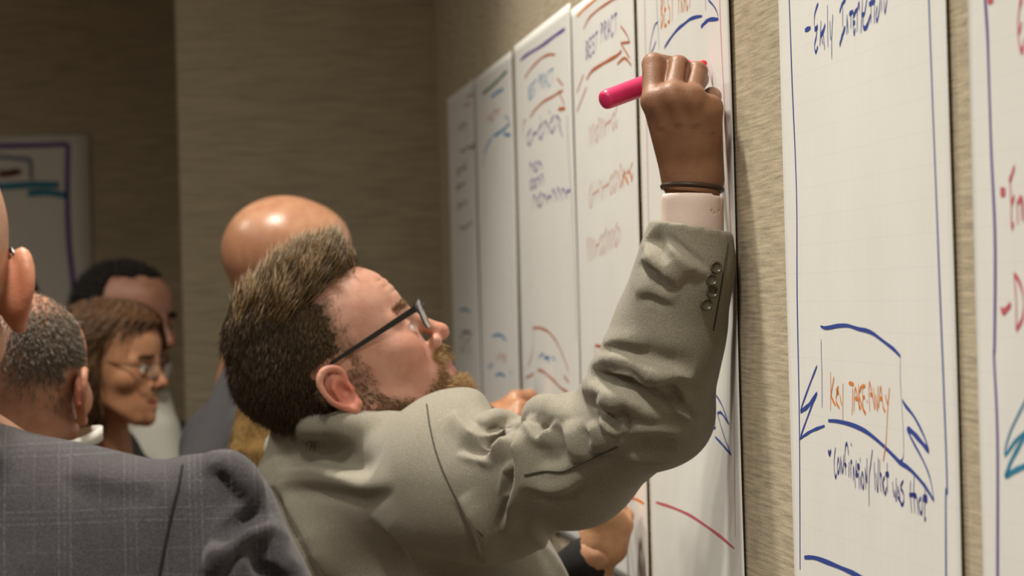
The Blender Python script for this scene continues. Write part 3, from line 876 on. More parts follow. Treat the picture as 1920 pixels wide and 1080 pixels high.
def head(sc, fr, neck_end, neck_r=(52, 58), df=0.0, jaw=1.0, ears=(1, -1), nose=1.0, fem=0.0, mouth_open=0.0, crown=0.0, ear_scale=1.0, neck_start=(-18, 0, -22), ear_detail=True, ear_out=0.0, ear_f=-6.0):
    m = fr.s; p = fr.p; A = fr.A
    sc.ell(p(-4 + df * .3, 0, 48 + crown * .5), np.array([100 + df * .5, 76, 86 + crown]) * m, A)
    sc.ell(p(46 + df, 0, 62), np.array([50, 58, 52]) * m, A, .020)
    sc.ell(p(30 + df, 0, 2), np.array([62, 65 - 3 * fem, 70]) * m, A, .022)
    for s in (1, -1):
        sc.cone(p(4, s * (55 - 5 * fem), -36), p(68 + df, s * 20, -78), (17 - 3 * fem) * jaw * m, (17 - 3 * fem) * jaw * m, .020)
        sc.ball(p(62 + df, s * 45, -4), (21 - 5 * fem) * m, .020)
        sc.cone(p(86 + df, s * 6, 33), p(73 + df, s * 46, 31), (10 - 3 * fem) * m, 9 * m, .010)
    sc.ball(p(82 + df, 0, -78), 17 * jaw * m, .014)
    sc.ell(p(60 + df, 0, -46), np.array([37, 41, 40]) * m, A, .016)
    # nose
    sc.cone(p(93 + df, 0, 26), p(96 + df + 17 * nose, 0, -10), 7 * m, 9.5 * nose * m, .009)
    sc.ball(p(96 + df + 17 * nose, 0, -11), 10.0 * nose * m, .005)
    for s in (1, -1):
        sc.ball(p(100 + df, s * 12 * nose, -17), 8.5 * nose * m, .006)
        sc.ell(p(98 + df, s * 32, 13), np.array([15, 16, 11]) * m, A, .010, 's')
        sc.ball(p(108 + df, s * 7, -24), 4.2 * m, .002, 's')
        # eyelids
        sc.ball(p(78 + df, s * 31, 13), 14.2 * m, .004)
        sc.ell(p(94 + df, s * 32, 12.5), np.array([12, 13.5, 4.6]) * m, A, .0015, 's')
        # cheek crease beside the nose
        sc.cone(p(101 + df, s * 21, -20), p(90 + df, s * 33, -46), 2.0 * m, 1.2 * m, .006, 's')
    # lips
    for s in (1, -1):
        sc.cone(p(96 + df, s * 2, -43), p(84 + df, s * 24, -48.5), 6 * m, 2.5 * m, .004)
        sc.cone(p(94 + df, s * 2, -54 - mouth_open), p(84 + df, s * 23, -50 - mouth_open * .4), 6.5 * m, 2.5 * m, .004)
        sc.cone(p(104 + df, s * 1, -48.5 - mouth_open * .5), p(88 + df, s * 25, -49), (1.6 + mouth_open * .5) * m, 1.2 * m, .002, 's')
    # neck
    sc.cone(p(*neck_start), neck_end, neck_r[0] * m, neck_r[1] * m, .028)
    for s in ears:
        es = ear_scale
        q = lambda f, y, u: p(ear_f + f * es, s * (76 + (y + ear_out * max(0, -f + 8) / 28.) * es), 2 + u * es)
        sc.ell(q(-4, 3, 2), np.array([15, 5, 27]) * m * es, A, .006)
        if ear_detail == 'back':
            hx = [q(9, 1, 3), q(13, 3, 16), q(9, 7, 28), q(-4, 10, 34), q(-16, 12, 27), q(-21, 13, 11), q(-18, 11, -6), q(-10, 8, -20)]
            sc.chain(spline(hx, 29), np.interp(np.linspace(0, 7, 29), range(8), [3.0, 4.0, 4.6, 4.8, 4.8, 4.6, 4.2, 4.4]) * m * es, .004)
            sc.chain([q(-10, 8, -20), q(-3, 6, -29), q(5, 4, -25), q(8, 2, -14)], np.array([4.8, 6.5, 5.5, 4]) * m * es, .004)
            sc.ell(q(-5, 7, 5), np.array([14, 5, 28]) * m * es, A, .006)
            sc.ell(q(-2, -2, -2), np.array([14, 8, 22]) * m * es, A, .008)
        elif ear_detail:
            hx = [q(9, 1, 3), q(13, 3, 16), q(9, 7, 28), q(-4, 10, 34), q(-16, 12, 27), q(-21, 13, 11), q(-18, 11, -6), q(-10, 8, -20)]
            sc.chain(spline(hx, 29), np.interp(np.linspace(0, 7, 29), range(8), [3.0, 3.6, 4.0, 4.2, 4.2, 4.0, 3.8, 4.2]) * m * es, .0025)
            sc.chain([q(-10, 8, -20), q(-3, 6, -29), q(5, 4, -25), q(8, 2, -14)], np.array([4.5, 6.5, 5.5, 4]) * m * es, .004)
            sc.ell(q(1, 9, 0), np.array([8.5, 7.5, 13]) * m * es, A, .003, 's')
            sc.chain([q(-10, 8, -19), q(-14, 9, -4), q(-13.5, 10, 10), q(-8, 8, 22)], np.array([1.6, 2.2, 2.2, 1.6]) * m * es, .003, 's')
            sc.chain([q(-4, 7, -17), q(-9, 8.5, -6), q(-8, 8.5, 8), q(1, 6, 17)], np.array([2.2, 2.6, 2.8, 2.2]) * m * es, .003)
            sc.cone(q(10, 3, 2), q(10, 4, -6), 4.0 * m * es, 4.0 * m * es, .003)
            sc.ball(q(4, 5, -4), 3.0 * m, .002, 's')
        else:
            sc.ell(q(-4, 7, 2), np.array([17, 6, 32]) * m * es, A, .006)
            sc.ell(q(0, 13, 0), np.array([10, 6, 20]) * m * es, A, .004, 's')


def skin_tone(L, base, lips, flush=0.25, df=0.0, scalp=None, hairline=None):
    """colour per vertex of a head given in head millimetres"""
    base = np.array(base)
    T = np.tile(base, (len(L), 1))
    f, s, u = L[:, 0], np.abs(L[:, 1]), L[:, 2]

    def blob(c, r, col, a):
        d = np.sqrt((((np.stack([f, s, u], 1) - np.array(c)) / np.array(r)) ** 2).sum(1))
        w = np.clip(1.25 - d, 0, 1)[:, None] * a
        T[:] = T * (1 - w) + np.array(col) * w
    red = base * np.array([1.02, 0.66, 0.60])
    blob((112 + df, 0, -12), (22, 16, 18), red, flush * 2.2)
    blob((72 + df, 44, -12), (32, 28, 26), red, flush * 1.5)
    blob((-10, 86, 0), (30, 15, 38), red * np.array([1.0, .84, .82]), min(.9, flush * 2.6))
    blob((92 + df, 0, -48), (14, 25, 9.5), lips, 0.95)
    blob((84 + df, 32, 12), (18, 17, 9), base * np.array([.78, .66, .62]), 0.5)
    return T


def strands(roots, dirs, length, width, tone, curl=None, seg=3, jitter=0.15, droop=0.0, seed=1):
    """tapered three-sided hairs; roots, dirs (n,3) in the camera frame"""
    rg = np.random.RandomState(seed)
    n = len(roots)
    length = np.broadcast_to(length, (n,)); width = np.broadcast_to(width, (n,))
    d = dirs + rg.normal(0, jitter, dirs.shape); d /= np.linalg.norm(d, axis=1)[:, None]
    a = np.cross(d, rg.normal(0, 1, d.shape)); a /= np.linalg.norm(a, axis=1)[:, None] + 1e-9
    b = np.cross(d, a)
    bend = rg.normal(0, 0.12, d.shape) if curl is None else curl + rg.normal(0, 0.08, d.shape)
    V = np.zeros((n, seg * 3 + 1, 3))
    for i in range(seg):
        t = i / seg
        c = roots + d * (length * t)[:, None] + bend * (length * t * t)[:, None] + DOWN * (droop * length * t * t)[:, None]
        w = width * (1 - 0.55 * t) * 0.5
        for k in range(3):
            ang = 2 * math.pi * k / 3
            V[:, i * 3 + k] = c + (math.cos(ang) * a + math.sin(ang) * b) * w[:, None]
    V[:, -1] = roots + d * length[:, None] + bend * length[:, None] + DOWN * (droop * length)[:, None]
    q = []
    for i in range(seg - 1):
        for k in range(3): q.append((i * 3 + k, i * 3 + (k + 1) % 3, (i + 1) * 3 + (k + 1) % 3, (i + 1) * 3 + k))
    for k in range(3): q.append(((seg - 1) * 3 + k, (seg - 1) * 3 + (k + 1) % 3, seg * 3, seg * 3))
    q = np.array(q)
    Fq = (q[None] + (np.arange(n) * (seg * 3 + 1))[:, None, None]).reshape(-1, 4)
    tn = np.repeat(np.asarray(tone), seg * 3 + 1, axis=0) if np.ndim(tone) == 2 else np.tile(tone, (n * (seg * 3 + 1), 1))
    return V.reshape(-1, 3), Fq, tn


def quads_mesh(name, V, Q, mat, parent, tone=None):
    """array mesh in the camera frame; quads whose last two corners agree become triangles"""
    V = to_world(V)
    me = bpy.data.meshes.new(name)
    tri = Q[:, 2] == Q[:, 3]
    A = Q[~tri]; B = Q[tri][:, :3]
    me.vertices.add(len(V)); me.vertices.foreach_set('co', V.astype(np.float32).ravel())
    me.loops.add(A.size + B.size); me.loops.foreach_set('vertex_index', np.concatenate([A.ravel(), B.ravel()]).astype(np.int32))
    me.polygons.add(len(A) + len(B))
    st = np.concatenate([np.arange(0, A.size, 4), A.size + np.arange(0, B.size, 3)]).astype(np.int32)
    me.polygons.foreach_set('loop_start', st)
    me.update(calc_edges=True); me.validate()
    me.polygons.foreach_set('use_smooth', np.ones(len(me.polygons), dtype=bool))
    if tone is not None:
        at = me.color_attributes.new('tone', 'FLOAT_COLOR', 'POINT')
        t = np.ones((len(V), 4), np.float32); t[:, :3] = tone
        at.data.foreach_set('color', t.ravel())
    return link(name, me, mat, parent)


def join(parts):
    """join (V, Q, tone) triples"""
    V, Q, T, o = [], [], [], 0
    for v, q, t in parts:
        V.append(v); Q.append(q + o); o += len(v)
        T.append(np.tile(t, (len(v), 1)) if np.ndim(t) == 1 else t)
    return np.concatenate(V), np.concatenate(Q), np.concatenate(T)


def floor_below(P):
    """camera-frame point on the floor below P, and its world position"""
    w = to_world(P)
    return np.array([w[0], w[1], 0.0])


def cam_of(w):
    return (np.asarray(w, float) - CAM) @ C2W


def yaw_dir(ang):
    """level direction in the camera frame: 0 = away from the camera along the wall, 90 = towards the wall"""
    a = math.radians(ang)
    return AWAY * math.cos(a) + TOWALL * math.sin(a)


def legs(person, hip, facing, m_trouser, m_shoe, inseam=None, width=0.09, spread=0.10, crouch=0.0):
    """trousers (one garment) and two shoes standing on the floor"""
    hw = to_world(hip); F = np.array([*(C2W @ facing)[:2], 0]); F /= np.linalg.norm(F); S = np.array([F[1], -F[0], 0])
    sc = Sculpt(0.012)
    for s in (1, -1):
        top = hw + S * s * width + np.array([0, 0, 0.0]); foot = np.array([*(hw + S * s * spread + F * 0.0)[:2], 0.07])
        kn = (top + foot) / 2 + F * (0.03 + crouch)
        sc.chain([cam_of(top), cam_of(kn), cam_of(foot + [0, 0, 0.0])], [0.092, 0.070, 0.060], .02)
    sc.cone(cam_of(hw + S * .07 + [0, 0, .03]), cam_of(hw - S * .07 + [0, 0, .03]), .115, .115, .04)
    V, Q = sc.run().smooth_mesh(1)
    mesh_np('trousers', V, Q, m_trouser, person, world=False)
    for s in (1, -1):
        ft = hw + S * s * spread; ft[2] = 0
        sh = Sculpt(0.008)
        sh.cone(cam_of(ft - F * .05 + [0, 0, .045]), cam_of(ft + F * .14 + [0, 0, .04]), .043, .038, .0)
        sh.cone(cam_of(ft + [0, 0, .07]), cam_of(ft + [0, 0, .10]), .042, .042, .02)
        sh.plane(cam_of(ft + [0, 0, .002]), DOWN)
        V, Q = sh.run().smooth_mesh(1)
        mesh_np('shoe', V, Q, m_shoe, person, world=False)


def eyes(person, fr, df, iris=(0.10, 0.16, 0.17), gaze=(1, 0, 0.1)):
    g = np.array(gaze, float); g /= np.linalg.norm(g)
    for s in (1, -1):
        c = np.array([78 + df, s * 31, 13.0])
        V, Q = [], []
        nu, nv = 16, 10
        for j in range(nv + 1):
            th = math.pi * j / nv
            for i in range(nu):
                ph = 2 * math.pi * i / nu
                V.append((math.cos(th), math.sin(th) * math.cos(ph), math.sin(th) * math.sin(ph)))
        V = np.array(V)
        b1 = np.cross(g, [0, 1, 0.3]); b1 /= np.linalg.norm(b1); b2 = np.cross(g, b1)
        Vl = V[:, :1] * g + V[:, 1:2] * b1 + V[:, 2:3] * b2
        for j in range(nv):
            for i in range(nu):
                Q.append((j * nu + i, (j + 1) * nu + i, (j + 1) * nu + (i + 1) % nu, j * nu + (i + 1) % nu))
        ang = np.arccos(np.clip(V[:, 0], -1, 1))
        tone = np.where((ang < 0.22)[:, None], np.array([.01, .01, .01]), np.where((ang < 0.5)[:, None], np.array(iris), np.array([.72, .68, .64])))
        P = fr.O + (c + Vl * 12.6) * fr.s @ fr.A.T
        mesh_np('eye', P, np.array(Q), m_eye, person, world=False, tone=tone)


m_eye = hair_mat('eye_surface'); m_eye.node_tree.nodes['Principled BSDF'].inputs['Roughness'].default_value = 0.12
m_skin = skin_mat('skin')
m_skin_shiny = skin_mat('skin_shiny', 0.28)
m_hair = hair_mat('hair')
m_hair_base = hair_mat('hair_base'); m_hair_base.node_tree.nodes['Principled BSDF'].inputs['Roughness'].default_value = 0.9; m_hair_base.node_tree.nodes['Principled BSDF'].inputs['Specular IOR Level'].default_value = 0.1
# ================================================================== the man writing on the wall
m_jacket = cloth_mat('grey_wool', (0.24, 0.222, 0.178), (0.365, 0.338, 0.276), scale=800, bump=0.30, mott=0.15)
m_jacket_seam = plain('seam_thread', (0.07, 0.065, 0.05), 0.9)
m_shirt = plain('pale_pink_cotton', (0.80, 0.66, 0.60), 0.8, noise=0.05, nscale=400, bump=0.1)
m_white = plain('white_cotton', (0.80, 0.78, 0.74), 0.8, noise=0.04, nscale=300)
m_trouser = plain('dark_trouser_wool', (0.035, 0.034, 0.036), 0.9, noise=0.3, nscale=300)
m_shoe = plain('black_leather', (0.012, 0.011, 0.010), 0.35)
m_frame = plain('black_plastic', (0.012, 0.011, 0.010), 0.32, 0.5)
m_steel = plain('brushed_steel', (0.55, 0.53, 0.50), 0.35, metal=1.0)
m_glass, _nt, _b = new_mat('lens_glass')
_b.inputs['Base Color'].default_value = (0.95, 0.97, 0.96, 1); _b.inputs['Roughness'].default_value = 0.03
_b.inputs['Transmission Weight'].default_value = 1.0; _b.inputs['IOR'].default_value = 1.5
m_pink = plain('pink_plastic', (0.82, 0.035, 0.17), 0.38, 0.5, noise=0.04)
m_pinktip = plain('pink_felt_tip', (0.80, 0.05, 0.06), 0.8)
m_button = plain('horn_button', (0.085, 0.075, 0.05), 0.3, noise=0.3, nscale=300)
m_blackplastic = plain('black_marker_plastic', (0.015, 0.016, 0.017), 0.35)


def slab(P, n, w, t):
    """bar along points P, width w along n, thickness t"""
    P = np.asarray(P, float); V, Fc = [], []
    T = np.gradient(P, axis=0)
    for p, d in zip(P, T):
        d = d / np.linalg.norm(d); a = n - d * (n @ d); a /= np.linalg.norm(a); b = np.cross(d, a)
        for x, y in ((1, 1), (-1, 1), (-1, -1), (1, -1)): V.append(p + a * w / 2 * x + b * t / 2 * y)
    m = len(P)
    for i in range(m - 1):
        for k in range(4): Fc.append((i * 4 + k, i * 4 + (k + 1) % 4, (i + 1) * 4 + (k + 1) % 4, (i + 1) * 4 + k))
    Fc.append((3, 2, 1, 0)); Fc.append(tuple((m - 1) * 4 + k for k in range(4)))
    return V, Fc


def glasses(person, fr, hinge=(108, 68, 27), ear=(2, 77, 35), lens_top=117, lens_bot=110, utop=33, ubot=0, s_in=9, s_out=64, rim=1.1, rim_all=True, arm_w=6.5, frame_mat=None, round_=False, tip=(-14, 78, 12)):
    g = empty_part('glasses', person)
    fm = frame_mat or m_frame
    for s in (1, -1):
        hp = fr.p(hinge[0], s * hinge[1], hinge[2]); ep = fr.p(ear[0], s * ear[1], ear[2]); tp = fr.p(tip[0], s * tip[1], tip[2])
        P = np.vstack([np.linspace(hp, ep, 6), spline([ep, (ep + tp) / 2 + fr.A[:, 0] * -.004 + fr.A[:, 2] * .003, tp], 5)[1:]])
        V, Fc = slab(P, fr.A[:, 2], arm_w * fr.s, 2.4 * fr.s)
        V = np.array(V)
        for i in range(len(P)):                       # taper to the ear
            c = P[i]; w = 1.0 if i < 1 else max(0.45, 1 - 0.09 * i)
            V[i * 4:i * 4 + 4] = c + (V[i * 4:i * 4 + 4] - c) * w
        mesh_np('temple_arm', V, Fc, fm, g, smooth=False, world=False)
        # rim outline in the lens plane
        pts = []
        n = 24
        cs, cu = (s_in + s_out) / 2, (utop + ubot) / 2; rs, ru = (s_out - s_in) / 2, (utop - ubot) / 2
        for k in range(n):
            a = 2 * math.pi * k / n; ex = 1.0 if round_ else 0.55
            x = math.copysign(abs(math.cos(a)) ** ex, math.cos(a)); y = math.copysign(abs(math.sin(a)) ** ex, math.sin(a))
            S = cs + rs * x; Uq = cu + ru * y
            Fq = lens_bot + (lens_top - lens_bot) * (Uq - ubot) / (utop - ubot) - 0.0022 * (S - s_in) ** 2 - 1.0
            pts.append(fr.p(Fq, s * S, Uq))
        pts = np.array(pts)
        V1, F1 = tube_arrays(np.vstack([pts, pts[:2]]), rim * fr.s, 6, caps=False)
        mesh_np('rim', V1, F1, fm, g, world=False)
        nrm = np.cross(pts[6] - pts[0], pts[12] - pts[0]); nrm /= np.linalg.norm(nrm)
        c = pts.mean(0)
        V2 = np.vstack([pts + nrm * .0006, pts - nrm * .0006, [c + nrm * .0008], [c - nrm * .0008]])
        F2 = []
        for k in range(n):
            j = (k + 1) % n
            F2.append((k, j, 2 * n)); F2.append((n + j, n + k, 2 * n + 1)); F2.append((k, n + k, n + j, j))
        mesh_np('lens', V2, F2, m_glass, g, smooth=False, world=False)
        V3, F3 = slab([hp, fr.p(lens_top - 7 - .0022 * (s_out - s_in) ** 2 * .6, s * (s_out - 1), hinge[2])], fr.A[:, 2], 5 * fr.s, 2.5 * fr.s)
        mesh_np('hinge', V3, F3, m_steel, g, smooth=False, world=False)
    V4, F4 = tube_arrays(spline([fr.p(lens_top - 2.5, s_in, utop - 9), fr.p(lens_top + 1, 0, utop - 6), fr.p(lens_top - 2.5, -s_in, utop - 9)], 7), 1.3 * fr.s, 6)
    mesh_np('bridge', V4, F4, fm, g, world=False)
    return g


def empty_part(name, parent):
    o = bpy.data.objects.new(name, None); COL.objects.link(o); o.parent = parent
    o.matrix_parent_inverse = parent.matrix_basis.inverted()
    o.location = parent.location; o.empty_display_size = 0.05
    return o


def sstep(a, b, x):
    t = np.clip((x - a) / (b - a), 0, 1); return t * t * (3 - 2 * t)


def hair_shell(V, Q, Nn, W, T):
    """cap of hair over the part of a skull mesh where weight W is above zero, thickness T"""
    keep = (W[Q] > 0.04).all(1)
    q = Q[keep]; used = np.unique(q); mp = np.full(len(V), -1); mp[used] = np.arange(len(used))
    v = V[used] + Nn[used] * (T[used] * np.clip(W[used], 0, 1) - 0.0006)[:, None]
    return v, mp[q]


def pick(Wt, n, seed):
    rg = np.random.RandomState(seed)
    p = Wt / Wt.sum()
    return rg.choice(len(Wt), n, p=p)


def tint(n, c0, c1, seed, bias=0.0):
    rg = np.random.RandomState(seed); t = np.clip(rg.beta(1.3, 1.3, n) + bias, 0, 1)[:, None]
    return np.array(c0) * (1 - t) + np.array(c1) * t


mainO = C(662, 723, 3.70)
mh = Frame(mainO, (0.80, -0.60, 0.06), (-0.60, -0.80, 0.0))
DF = 6.0
hs = Sculpt(0.0021)
head(hs, mh, C(632, 900, 3.745), neck_r=(53, 52), df=DF, jaw=0.95, nose=0.95, crown=8, ears=(1, -1), neck_start=(-14, 0, -22), ear_scale=0.90, ear_out=3, ear_f=-13)
# wrinkles on the forehead and the fold of the cheek
for u0 in (58, 68, 78):
    hs.chain([mh.p(97 + DF - (u0 - 58) * .25, -30, u0), mh.p(101 + DF - (u0 - 58) * .25, 0, u0 + 2), mh.p(92 + DF - (u0 - 58) * .25, 36, u0)], [.0006, .0008, .0006], .003, 's')
hs.run()
HV, HQ = hs.smooth_mesh(1)
HN = normals(HV, HQ)
HL = mh.inv(HV)
f_, s_, u_ = HL[:, 0], HL[:, 1], HL[:, 2]
a_ = np.abs(s_)
SKIN_M = np.array([0.63, 0.35, 0.26])
tone_h = skin_tone(HL, SKIN_M, (0.50, 0.17, 0.15), 0.33, DF)
# hair weights
Fh = np.interp(u_, [0, 10, 36, 68, 90, 112, 124, 140], [12, 16, 27, 36, 42, 34, 62, 96])
side = sstep(-16, 32, Fh - f_ + 3 * np.sin(u_ * .35) + 2 * np.sin(u_ * 1.1)) * sstep(-28, -8, u_ + np.where(f_ < -15, 0, 0) - np.interp(f_, [-110, -60, -20, -5, 10, 40], [-4, -14, 12, 34, 4, 4]))
ear_zone = (a_ > 71) & (f_ > -34) & (f_ < 14) & (u_ < 40) & (u_ > -36)
side = np.where(ear_zone, 0, side)
topw = sstep(97, 120, u_ + 0.10 * (f_ - 60)) * sstep(68, 40, a_) * (f_ < 104)
wh = np.maximum(side, topw)
th = 0.0012 + 0.016 * sstep(98, 135, u_) + 0.008 * sstep(-20, -80, f_) * sstep(10, 60, u_)
sv, sq = hair_shell(HV, HQ, HN, sstep(0.55, 1.0, wh), th)
# close-cropped hair tints the scalp at the temples
sc_t = np.clip(wh * 0.75, 0, 1)[:, None]
tone_h = tone_h * (1 - sc_t) + np.array([0.13, 0.085, 0.05]) * sc_t
# beard weights
bt = np.interp(f_, [0, 10, 24, 52, 78, 92, 120], [8, -2, -30, -56, -46, -38, -38])
wb = sstep(2, -14, u_ - bt) * sstep(-12, 8, f_) * sstep(-125, -105, u_) * (u_ < 10)
wb = np.maximum(wb, 0.4 * sstep(2, 10, f_ - 2) * sstep(34, 20, f_ + .25 * np.abs(u_ - 10)) * (u_ < 40) * (u_ > -45) * (a_ > 40))
wb = np.where(ear_zone, 0, wb) * sstep(-0.35, 0.0, HN @ mh.A[:, 0] * 0.6 - HN @ mh.A[:, 2] * 0.4 + 0.55)
lipz = (f_ > 84) & (a_ < 24) & (u_ > -59.5) & (u_ < -39.5)
wm = sstep(33, 22, a_) * sstep(-22, -27, u_) * sstep(-44, -40, u_) * (f_ > 84)
wb = np.where(lipz, 0, np.maximum(wb, wm))
sb_t = np.clip(wb * 0.7, 0, 1)[:, None]
beard_c = np.where((f_ > 74)[:, None], np.array([0.42, 0.24, 0.10]), np.array([0.22, 0.125, 0.06]))
tone_h = tone_h * (1 - sb_t) + beard_c * sb_t

main = empty('person', floor_below(C(770, 1480, 3.78)))
tag(main, 'bearded man in grey jacket and glasses writing high on the wall', 'person')

# ---- hand: back of the hand to the camera, fingers closed round the marker
HZ = 3.232
h_ = Sculpt(0.0016)
W0 = C(1299, 352, HZ - .012)
mcp = [C(1227, 190, HZ - .030), C(1261, 180, HZ - .038), C(1297, 184, HZ - .036), C(1331, 203, HZ - .024)]
pip = [C(1226, 121, HZ - .002), C(1272, 125, HZ - .006), C(1307, 135, HZ - .002), C(1335, 181, HZ + .010)]
dip = [C(1262, 126, HZ + .030), C(1281, 133, HZ + .034), C(1311, 148, HZ + .036), C(1334, 192, HZ + .038)]
tipf = [C(1284, 146, HZ + .052), C(1272, 162, HZ + .050), C(1298, 178, HZ + .046), C(1320, 212, HZ + .040)]
wr = [C(1268, 335, HZ), C(1290, 335, HZ - .006), C(1311, 335, HZ - .006), C(1330, 335, HZ)]
for i in range(4):
    h_.cone(wr[i], mcp[i], .0145, .0125, .014)
h_.cone(C(1300, 440, HZ - .014), C(1299, 345, HZ - .008), .0265, .0255, .012, flat=(np.array([0, 0, 1.0]), .78))
h_.cone(C(1285, 300, HZ + .008), C(1262, 215, HZ + .004), .018, .020, .014)
h_.cone(C(1325, 300, HZ + .008), C(1328, 225, HZ + .000), .0135, .013, .012)
fr_ = [.0120, .0115, .0108, .0095]
for i in range(4):
    h_.cone(mcp[i], pip[i], fr_[i] * 1.02, fr_[i], .004)
    h_.cone(pip[i], dip[i], fr_[i], fr_[i] * .90, .002)
    h_.cone(dip[i], tipf[i], fr_[i] * .90, fr_[i] * .78, .002)
    h_.ball(mcp[i] + np.array([0, 0, -.004]), .0088, .012)
for i in range(3):                                  # valleys between the knuckles
    a, b = (mcp[i] + mcp[i + 1]) / 2, (pip[i] + pip[i + 1]) / 2
    h_.cone(a * .5 + b * .5 + [0, 0, -.009], b + [0, -.004, -.007], .0012, .0034, .004, 's')
# thumb along the far side, pressing the marker
h_.chain([C(1266, 300, HZ + .012), C(1250, 240, HZ + .034), C(1244, 190, HZ + .064), C(1260, 168, HZ + .082)], [.0165, .0135, .0115, .0090], .006)
# tendons
for i in range(4):
    h_.cone(wr[i] * .3 + mcp[i] * .7 + np.array([0, 0, -.0125]), mcp[i] + np.array([0, .004, -.011]), .0016, .0026, .008)
h_.run()
hV, hQ = h_.smooth_mesh(1)
Lh = hV
tone_hand = np.tile(np.array([0.285, 0.148, 0.082]), (len(hV), 1))
kn = np.zeros(len(hV))
for i in range(4):
    for pnt, r in ((mcp[i], .016), (pip[i], .015)):
        kn = np.maximum(kn, np.clip(1.4 - np.linalg.norm(hV - pnt, axis=1) / r, 0, 1) * .5)
tone_hand = tone_hand * (1 - kn[:, None] * .5) + np.array([.60, .30, .20]) * kn[:, None] * .5

# ---- the rest of the body, inside the clothes
EL = C(1228, 766, 3.285); SHO = C(900, 930, 3.56)
bd = Sculpt(0.010)
fc = yaw_dir(48)
bd.chain([C(640, 900, 3.745), C(745, 990, 3.75), C(775, 1230, 3.77), C(785, 1500, 3.78)], [.06, .15, .15, .15], .05, flat=(fc, .60))
bd.chain([SHO, C(1075, 880, 3.42), EL, C(1300, 425, 3.217)], [.04, .036, .030, .022], .01)
bV, bQ = bd.run().smooth_mesh(1)
BV, BQ, BT = join([(HV, HQ, tone_h), (hV, hQ, tone_hand), (bV, bQ, SKIN_M)])
body = mesh_np('body', BV, BQ, m_skin, main, tone=BT, world=False)

# ---- hair strands
rg = np.random.RandomState(5)
quads_mesh('hair', sv, sq, m_hair_base, main, np.tile(np.array([0.045, 0.029, 0.016]), (len(sv), 1)))
parts = []
Fv, Uv = mh.A[:, 0], mh.A[:, 2]
it = pick(wh * sstep(98, 116, u_), 7000, 1)
root = HV[it] + HN[it] * (th[it] * .95 * sstep(.55, 1, wh[it]))[:, None] + rg.normal(0, .0012, (len(it), 3))
fwd_ = sstep(-60, 60, f_[it])[:, None]
front = sstep(45, 88, f_[it])[:, None]
wv = np.sin(HL[it][:, 0] * .16 + 2.0 * np.sin(HL[it][:, 1] * .11)) * np.cos(HL[it][:, 1] * .21 + HL[it][:, 2] * .07)
dr = HN[it] * (.13 + .38 * front + .14 * wv[:, None]) + Fv * (.85 - .80 * front) + Uv * (.12 + .40 * front) + mh.A[:, 1] * (.22 * wv)[:, None]
ln = (.026 + .022 * rg.rand(len(it))) * (1 - .35 * front[:, 0])
tn = tint(len(it), (0.042, 0.025, 0.012), (0.42, 0.28, 0.13), 2, -0.13) * (1 + .35 * wv)[:, None]
parts.append(strands(root, dr, ln, .0010, tn, jitter=.09, seed=3, curl=Uv * .12 - Fv * .08))
it = pick(wh ** 1.3 * np.maximum(sstep(122, 96, u_), sstep(15, -25, f_)), 27000, 4)
root = HV[it] + HN[it] * (th[it] * sstep(.55, 1, wh[it]))[:, None] + rg.normal(0, .0012, (len(it), 3))
dr = HN[it] * 0.20 - Uv * 0.75 - Fv * 0.45
ln = (0.006 + 0.009 * rg.rand(len(it))) * (0.55 + 0.6 * sstep(20, -40, f_[it])) * (0.7 + .6 * sstep(40, 100, u_[it]))
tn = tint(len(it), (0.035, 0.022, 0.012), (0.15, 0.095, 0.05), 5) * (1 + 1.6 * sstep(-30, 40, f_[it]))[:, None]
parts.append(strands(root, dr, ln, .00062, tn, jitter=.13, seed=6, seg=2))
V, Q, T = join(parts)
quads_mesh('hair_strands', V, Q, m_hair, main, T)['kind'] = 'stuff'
# beard
it = pick(wb, 10000, 8)
chin = sstep(70, 92, f_[it]) * sstep(-54, -66, u_[it])
mous = sstep(84, 92, f_[it]) * sstep(-46, -40, u_[it])
root = HV[it] + rg.normal(0, .0008, (len(it), 3)) - HN[it] * .001
dr = HN[it] * (0.45 + .35 * chin + .1 * mous)[:, None] - Uv * 0.7 + Fv * (0.25 + .55 * chin)[:, None]
ln = (0.004 + 0.004 * rg.rand(len(it))) + 0.009 * chin + 0.006 * mous
lt = np.clip(chin + mous + .3 * sstep(60, 85, f_[it]), 0, 1)[:, None]
tn = tint(len(it), (0.10, 0.055, 0.025), (0.28, 0.165, 0.075), 9) * (1 - lt) + tint(len(it), (0.38, 0.22, 0.09), (0.68, 0.46, 0.22), 10) * lt
V, Q, T = strands(root, dr, ln, .00075, tn, jitter=.25, seed=11, seg=2)
quads_mesh('beard', V, Q, m_hair, main, T)['kind'] = 'stuff'
# eyebrows
wbr = sstep(6, 3, np.abs(u_ - 41 + 0.0035 * (a_ - 26) ** 2)) * (f_ > 60) * sstep(8, 14, a_) * sstep(50, 44, a_)
it = pick(wbr, 300, 12)
dr = HN[it] * .35 + mh.A[:, 1] * np.sign(s_[it])[:, None] * .8 + Uv * .25
V, Q, T = strands(HV[it], dr, .007, .0009, tint(len(it), (0.20, 0.11, 0.05), (0.42, 0.26, 0.13), 13), jitter=.2, seed=14, seg=2)
quads_mesh('eyebrows', V, Q, m_hair, main, T)['kind'] = 'stuff'
eyes(main, mh, DF, iris=(0.16, 0.24, 0.28), gaze=(1, 0.0, 0.35))
glasses(main, mh, hinge=(109, 67, 27), ear=(-4, 79, 34.5), lens_top=121, lens_bot=113, utop=34, ubot=0, s_out=66, arm_w=7.5)

